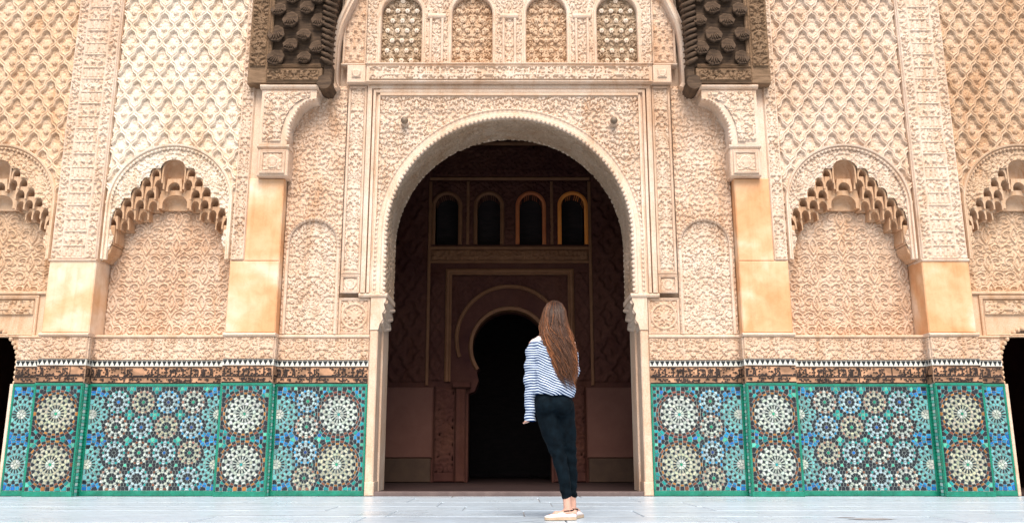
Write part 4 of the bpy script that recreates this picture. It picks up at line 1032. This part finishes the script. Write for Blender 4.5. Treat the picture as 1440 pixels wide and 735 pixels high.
MB().box(-0.9, -0.8, HY+0.46, 17.9, 0.046, 3.2).box(0.8, 0.9, HY+0.46, 17.9, 0.046, 3.2).box(-0.9, 0.9, HY+0.46, 17.9, 3.2, 3.3).box(-0.9, 0.9, 17.8, 17.9, 0.046, 3.2).build('passage_shell', M['halldark'], ps)
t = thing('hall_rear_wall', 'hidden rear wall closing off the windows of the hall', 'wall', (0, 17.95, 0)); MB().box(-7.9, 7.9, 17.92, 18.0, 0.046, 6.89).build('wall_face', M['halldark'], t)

# ------------------------------------------------------------------ the visitor
BX, BY = 0.40, 6.75
def union(mb, name, mat, parent, voxel=0.009, smooth=5, fold=None):
    """one continuous skin round overlapping lofts"""
    o = bpy.data.objects.new('tmp', mb.mesh('tmp')); COL.objects.link(o)
    m = o.modifiers.new('r', 'REMESH'); m.mode = 'VOXEL'; m.voxel_size = voxel; m.use_smooth_shade = True
    q = o.modifiers.new('s', 'SMOOTH'); q.iterations = smooth; q.factor = 0.5
    dg = bpy.context.evaluated_depsgraph_get(); me = bpy.data.meshes.new_from_object(o.evaluated_get(dg)); me.name = name
    bpy.data.objects.remove(o)
    n = len(me.vertices); co = np.empty(n*3, dtype=np.float32); me.vertices.foreach_get('co', co); co = co.reshape(-1, 3)
    if fold is not None:
        no = np.empty(n*3, dtype=np.float32); me.vertices.foreach_get('normal', no); no = no.reshape(-1, 3)
        co = co+no*fold(co[:, 0], co[:, 1], co[:, 2])[:, None]
    co = co+np.array((BX, BY, 0), dtype=np.float32)
    me.vertices.foreach_set('co', co.ravel()); me.polygons.foreach_set('use_smooth', [True]*len(me.polygons)); me.update()
    return link(name, me, mat, parent)
def ering(cx, cy, z, rx, ry, n=20, tilt=0.0):
    return [(cx+rx*math.cos(2*math.pi*i/n), cy+ry*math.sin(2*math.pi*i/n), z+tilt*math.cos(2*math.pi*i/n)) for i in range(n)]

M['skin'] = plain('skin', (0.55, 0.30, 0.22), (0.62, 0.36, 0.27), 8, 0.5, 0.4, bumpk=0.05)
M['denim'] = plain('black_denim', (0.0012, 0.0028, 0.0045), (0.0035, 0.0085, 0.0130), 18, 0.9, 0.08, bumpk=0.4, bdist=0.004)
M['canvas'] = plain('white_canvas', (0.74, 0.67, 0.65), (0.85, 0.79, 0.78), 20, 0.8, 0.2, bumpk=0.2)
M['rubber'] = plain('tan_rubber_sole', (0.42, 0.30, 0.20), (0.52, 0.40, 0.28), 15, 0.7)
def shirt_mat():
    m, n, l, b = new_mat('navy_striped_jersey'); tc = n.new('ShaderNodeTexCoord'); sp = n.new('ShaderNodeSeparateXYZ'); l.new(tc.outputs['Object'], sp.inputs[0])
    nz = noise(n, l, tc.outputs['Object'], 5.0, 2, 0.5)
    def mth(op, a, c):
        q = n.new('ShaderNodeMath'); q.operation = op
        for k, v in enumerate((a, c)):
            if isinstance(v, (int, float)): q.inputs[k].default_value = v
            else: l.new(v, q.inputs[k])
        return q.outputs[0]
    # the cloth hangs askew across the back, level on the sleeve
    slope = mth('MULTIPLY', mth('MAXIMUM', mth('SUBTRACT', sp.outputs[0], BX-0.165), 0.0), 0.42)
    h = mth('ADD', mth('ADD', sp.outputs[2], slope), mth('MULTIPLY', nz, 0.05))
    fr = mth('FRACT', mth('MULTIPLY', h, 1/0.0200), 0.0)
    st = ramp(n, l, fr, [(0.0, (0.008, 0.030, 0.11)), (0.44, (0.008, 0.030, 0.11)), (0.50, (0.55, 0.63, 0.73)), (0.94, (0.55, 0.63, 0.73)), (1.0, (0.008, 0.030, 0.11))])
    yoke = mth('GREATER_THAN', mth('ADD', sp.outputs[2], mth('MULTIPLY', nz, 0.02)), 1.345)
    c = mix(n, l, st, (0.76, 0.62, 0.56), yoke)
    l.new(c, b.inputs['Base Color']); b.inputs['Roughness'].default_value = 0.9; b.inputs['Specular IOR Level'].default_value = 0.1
    bump(n, l, b, noise(n, l, tc.outputs['Object'], 60, 3, 0.6), 0.2, 0.003); return m
M['shirt'] = shirt_mat()
def hair_mat():
    m, n, l, b = new_mat('auburn_hair'); a = n.new('ShaderNodeVertexColor'); a.layer_name = 'Col'
    l.new(a.outputs[0], b.inputs['Base Color']); b.inputs['Roughness'].default_value = 0.45; b.inputs['Specular IOR Level'].default_value = 0.28; return m
M['hair'] = hair_mat()

pn = thing('person', 'person with long auburn hair, striped top and black jeans standing back to us', 'person', (BX, BY, 0))
# body: one continuous figure under the clothes
B = MB()
B.ball((-0.03, 0.0, 1.545), (0.075, 0.092, 0.105), 20, 14)
B.ball((-0.03, 0.045, 1.485), (0.052, 0.055, 0.062), 14, 10)                                   # jaw
B.tube([(-0.03, 0.088, 1.545), (-0.03, 0.108, 1.520), (-0.03, 0.100, 1.508)], [0.010, 0.014, 0.010], 8)   # nose
for e in (-1, 1): B.ball((-0.03+e*0.076, 0.0, 1.540), (0.012, 0.020, 0.032), 8, 6)             # ears
B.tube([(-0.03, 0.055, 1.484), (-0.03, 0.100, 1.478)], [0.024, 0.014], 8)                      # mouth
B.tube([(-0.035, -0.012, 1.47), (-0.045, -0.015, 1.40), (-0.05, -0.01, 1.34)], [0.050, 0.052, 0.07], 14)
B.rings([ering(-0.045, 0, 0.86, 0.14, 0.10), ering(-0.045, 0, 0.95, 0.13, 0.09), ering(-0.048, 0, 1.06, 0.115, 0.08), ering(-0.05, 0.005, 1.20, 0.135, 0.092), ering(-0.055, 0, 1.30, 0.15, 0.08), ering(-0.055, 0, 1.365, 0.10, 0.055)])
def arm(pts, rad): B.tube(pts, rad, 12)
arm([(-0.185, 0, 1.325), (-0.208, 0, 1.22), (-0.216, -0.005, 1.08), (-0.218, 0.0, 1.04), (-0.220, 0.01, 0.94), (-0.220, 0.02, 0.825)], [0.046, 0.042, 0.036, 0.036, 0.032, 0.024])
arm([(0.085, 0, 1.325), (0.108, 0.015, 1.22), (0.118, 0.04, 1.10), (0.112, 0.07, 1.07), (0.06, 0.14, 1.075), (-0.005, 0.19, 1.09)], [0.046, 0.042, 0.036, 0.037, 0.031, 0.024])
def hand(wr, d, across, curl):
    """palm, four unequal bent fingers and a thumb leaving the side of the palm"""
    wr, d, ac = Vector(wr), Vector(d).normalized(), Vector(across).normalized(); nn = d.cross(ac)
    B.tube([wr, wr+d*0.03, wr+d*0.075], [(0.022, 0.014), (0.034, 0.014), (0.036, 0.012)], 12, side=ac)
    for i, L in enumerate((0.062, 0.072, 0.068, 0.054)):
        p = wr+d*0.072+ac*(0.027-0.018*i); q = p+d*L*0.45+nn*curl*0.3*L; r2 = q+d*L*0.22+nn*curl*0.6*L; B.tube([p, q, r2], [0.0085, 0.008, 0.006], 8)
    t0 = wr+d*0.022+ac*0.026; t1 = t0+d*0.030+ac*0.020; B.tube([t0, t1, t1+d*0.028+nn*curl*0.008], [0.011, 0.010, 0.007], 8)
hand((-0.220, 0.02, 0.825), (0, 0.05, -1), (0.25, 1, 0), -1.0)
hand((-0.005, 0.19, 1.09), (-0.95, 0.3, 0.12), (0, 0.1, 1), 0.8)
LL = [(-0.115, 0, 0.84), (-0.070, -0.01, 0.65), (-0.015, -0.02, 0.48), (0.022, -0.03, 0.33), (0.046, -0.035, 0.14), (0.052, -0.036, 0.06)]
RL = [(0.030, 0.01, 0.84), (0.055, 0.03, 0.65), (0.075, 0.06, 0.48), (0.088, 0.09, 0.33), (0.096, 0.12, 0.14), (0.098, 0.12, 0.06)]
B.tube(LL, [0.078, 0.068, 0.048, 0.044, 0.030, 0.031], 14); B.tube(RL, [0.078, 0.066, 0.048, 0.044, 0.030, 0.031], 14)
B.tube([(0.115, -0.03, 0.05), (0.04, -0.04, 0.055), (-0.04, -0.05, 0.04), (-0.09, -0.056, 0.032)], [0.026, 0.034, 0.030, 0.016], 10)
B.tube([(0.090, 0.08, 0.05), (0.110, 0.15, 0.055), (0.140, 0.23, 0.04), (0.155, 0.27, 0.032)], [0.026, 0.034, 0.030, 0.016], 10)
union(B, 'body', M['skin'], pn, 0.0065, 3)
# black jeans
B = MB()
B.rings([ering(-0.045, 0, 0.80, 0.135, 0.10), ering(-0.045, -0.005, 0.86, 0.150, 0.112), ering(-0.045, 0, 0.93, 0.146, 0.105), ering(-0.046, 0, 0.985, 0.136, 0.098)])
for x in (-0.105, 0.018): B.ball((x, -0.045, 0.84), (0.080, 0.082, 0.085), 14, 10)
B.tube([(-0.112, 0, 0.86)]+LL[1:4]+[(0.046, -0.035, 0.155)], [0.088, 0.077, 0.055, 0.050, 0.036], 16)
B.tube([(0.028, 0.01, 0.86)]+RL[1:4]+[(0.096, 0.12, 0.155)], [0.086, 0.074, 0.055, 0.050, 0.036], 16)
union(B, 'jeans', M['denim'], pn, 0.0075, 4, lambda x, y, z: 0.0035*np.sin(z*70+x*25)*np.exp(-((z-0.47)/0.10)**2)+0.004*np.sin(z*95+x*30)*np.exp(-((z-0.20)/0.06)**2)+0.002*np.sin(z*40+x*60))
# striped top, loose at the hem, sleeves over the hands
B = MB()
B.rings([ering(-0.042, -0.005, 0.915, 0.158, 0.122, tilt=-0.012), ering(-0.042, -0.008, 0.95, 0.168, 0.130, tilt=-0.01), ering(-0.045, -0.006, 1.04, 0.155, 0.116), ering(-0.048, 0, 1.14, 0.155, 0.112), ering(-0.052, 0, 1.25, 0.168, 0.110), ering(-0.055, 0, 1.32, 0.168, 0.094), ering(-0.055, 0, 1.365, 0.135, 0.072), ering(-0.052, 0, 1.385, 0.085, 0.058)])
B.tube([(-0.160, 0, 1.330), (-0.200, 0, 1.26), (-0.216, -0.002, 1.14), (-0.220, -0.002, 1.03), (-0.222, 0.008, 0.92), (-0.222, 0.018, 0.81), (-0.222, 0.026, 0.725)], [0.052, 0.058, 0.052, 0.050, 0.047, 0.045, 0.043], 14)
B.tube([(0.055, 0, 1.330), (0.096, 0.012, 1.24), (0.114, 0.035, 1.11), (0.108, 0.075, 1.075), (0.06, 0.14, 1.08), (0.01, 0.18, 1.09)], [0.052, 0.056, 0.050, 0.049, 0.045, 0.040], 14)
union(B, 'striped_top', M['shirt'], pn, 0.0075, 3, lambda x, y, z: 0.0065*np.sin(x*55+z*38+2*np.sin(z*14))*np.exp(-((z-1.0)/0.10)**2)+0.004*np.sin(z*62+x*26)*(x < -0.17)+0.003*np.sin(x*40-z*50))
# canvas slip-on shoes
def shoe(ox, oy, ang, name='shoe'):
    d = Vector((math.cos(ang), math.sin(ang), 0)); sd = Vector((-d.y, d.x, 0)); o = Vector((BX+ox, BY+oy, 0)); L = 0.240
    prof = [(0.0, 0.014, 0.050), (0.03, 0.024, 0.062), (0.14, 0.031, 0.068), (0.30, 0.033, 0.064), (0.45, 0.036, 0.062), (0.60, 0.041, 0.054), (0.76, 0.043, 0.045), (0.90, 0.035, 0.036), (0.97, 0.022, 0.031), (1.0, 0.009, 0.026)]
    R_ = []
    for t, hw, tz in prof:
        rr = []
        for i in range(14):
            a = 2*math.pi*i/14; cx_, cz_ = math.cos(a), math.sin(a)
            z = 0.020+(tz-0.020)*(max(0, cz_)**0.75) if cz_ > 0 else 0.020
            rr.append(o+d*(L*t)+sd*hw*(abs(cx_)**0.7*(1 if cx_ >= 0 else -1))*(1.0 if cz_ <= 0 else 1-0.10*cz_)+Vector((0, 0, z)))
        R_.append(rr)
    s_ = MB().rings(R_).build(name, M['canvas'], pn, True)
    out = [(o+d*(L*t)+sd*(hw+0.004)*e) for e in (1,) for t, hw, _ in prof]+[(o+d*(L*t)-sd*(hw+0.004)) for t, hw, _ in reversed(prof)]
    n = len(out); v = [(p.x, p.y, 0.003) for p in out]+[(p.x, p.y, 0.0225) for p in out]
    MB().add(v, [tuple(range(n, 2*n)), tuple(reversed(range(n)))]+[(i, (i+1) % n, n+(i+1) % n, n+i) for i in range(n)]).build('sole', M['rubber'], s_)
    c = o+d*0.062
    MB().tube([(c.x+0.043*math.cos(6.283*i/16)*d.x+0.031*math.sin(6.283*i/16)*sd.x, c.y+0.043*math.cos(6.283*i/16)*d.y+0.031*math.sin(6.283*i/16)*sd.y, 0.069-0.005*math.cos(6.283*i/16)) for i in range(17)], 0.0045, 6).build('collar', M['denim'], s_)
shoe(0.116, -0.034, math.pi+0.07); shoe(0.083, 0.055, 1.22)
# long wavy hair
rh = random.Random(12); H = MB()
ZL = [1.655, 1.630, 1.58, 1.52, 1.45, 1.38, 1.30, 1.21, 1.12, 1.04, 0.985]
CX = [-0.030, -0.030, -0.031, -0.034, -0.032, -0.022, -0.002, 0.020, 0.036, 0.046, 0.052]
WX = [0.022, 0.058, 0.084, 0.096, 0.102, 0.108, 0.110, 0.098, 0.084, 0.068, 0.052]
DY = [0.020, 0.064, 0.098, 0.112, 0.112, 0.108, 0.095, 0.080, 0.066, 0.052, 0.040]
YC = [-0.005, -0.005, -0.005, -0.008, -0.020, -0.034, -0.052, -0.064, -0.072, -0.078, -0.082]
def hp(z, th, sh):
    k = lambda A: float(np.interp(-z, [-q for q in ZL], A))
    return Vector((BX+k(CX)+k(WX)*sh*math.sin(th), BY+k(YC)-k(DY)*sh*math.cos(th), z))
cap = []
for z in ZL[:9]:
    cap.append([hp(z, R(-180+360*i/24), 0.90) if (z > 1.5 or abs(-180+360*i/24) < 125) else hp(z, R(math.copysign(125, -180+360*i/24)), 0.88) for i in range(24)])
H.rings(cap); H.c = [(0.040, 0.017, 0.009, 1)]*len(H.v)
for i in range(1100):
    th = R(rh.uniform(-132, 132)); sh = rh.uniform(0.90, 1.05); zt = 1.655-0.02*rh.random()**2; zb = 0.985+0.05*math.sin(9*th+1)+rh.choice((rh.uniform(0.0, 0.10), rh.uniform(0.05, 0.36)))
    if abs(th) > 1.7: zb = max(zb, 1.22)
    n = 15; ph = 2.6*round(th*2.2)+rh.uniform(-0.7, 0.7); am = rh.uniform(0.012, 0.032); fq = rh.uniform(23, 28); dr = rh.uniform(-0.3, 0.3)+(rh.choice((-1, 1))*rh.uniform(0.4, 0.9) if rh.random() < 0.07 else 0); pts = []
    for j in range(n):
        t = j/(n-1); z = zt+(zb-zt)*t; p = hp(z, th+dr*t*t, sh+(0.22*t*t if i % 37 == 0 else 0.08*t*rh.random())); g = t*t
        pts.append(p+Vector((am*g*math.sin(fq*z+ph), am*g*0.8*math.cos(fq*z+ph), 0)))
    w_ = rh.uniform(0.0016, 0.0040); rad = [w_*min(1, 0.4+j/3)*(1-max(0, (j-9)/5.2)) + 0.0004 for j in range(n)]
    base = H.v and len(H.v); k = 0.6*(0.5+0.5*math.sin(17*th+3*math.sin(5*th)))+0.4*rh.random(); edge = min(1, abs(th)/2.0)
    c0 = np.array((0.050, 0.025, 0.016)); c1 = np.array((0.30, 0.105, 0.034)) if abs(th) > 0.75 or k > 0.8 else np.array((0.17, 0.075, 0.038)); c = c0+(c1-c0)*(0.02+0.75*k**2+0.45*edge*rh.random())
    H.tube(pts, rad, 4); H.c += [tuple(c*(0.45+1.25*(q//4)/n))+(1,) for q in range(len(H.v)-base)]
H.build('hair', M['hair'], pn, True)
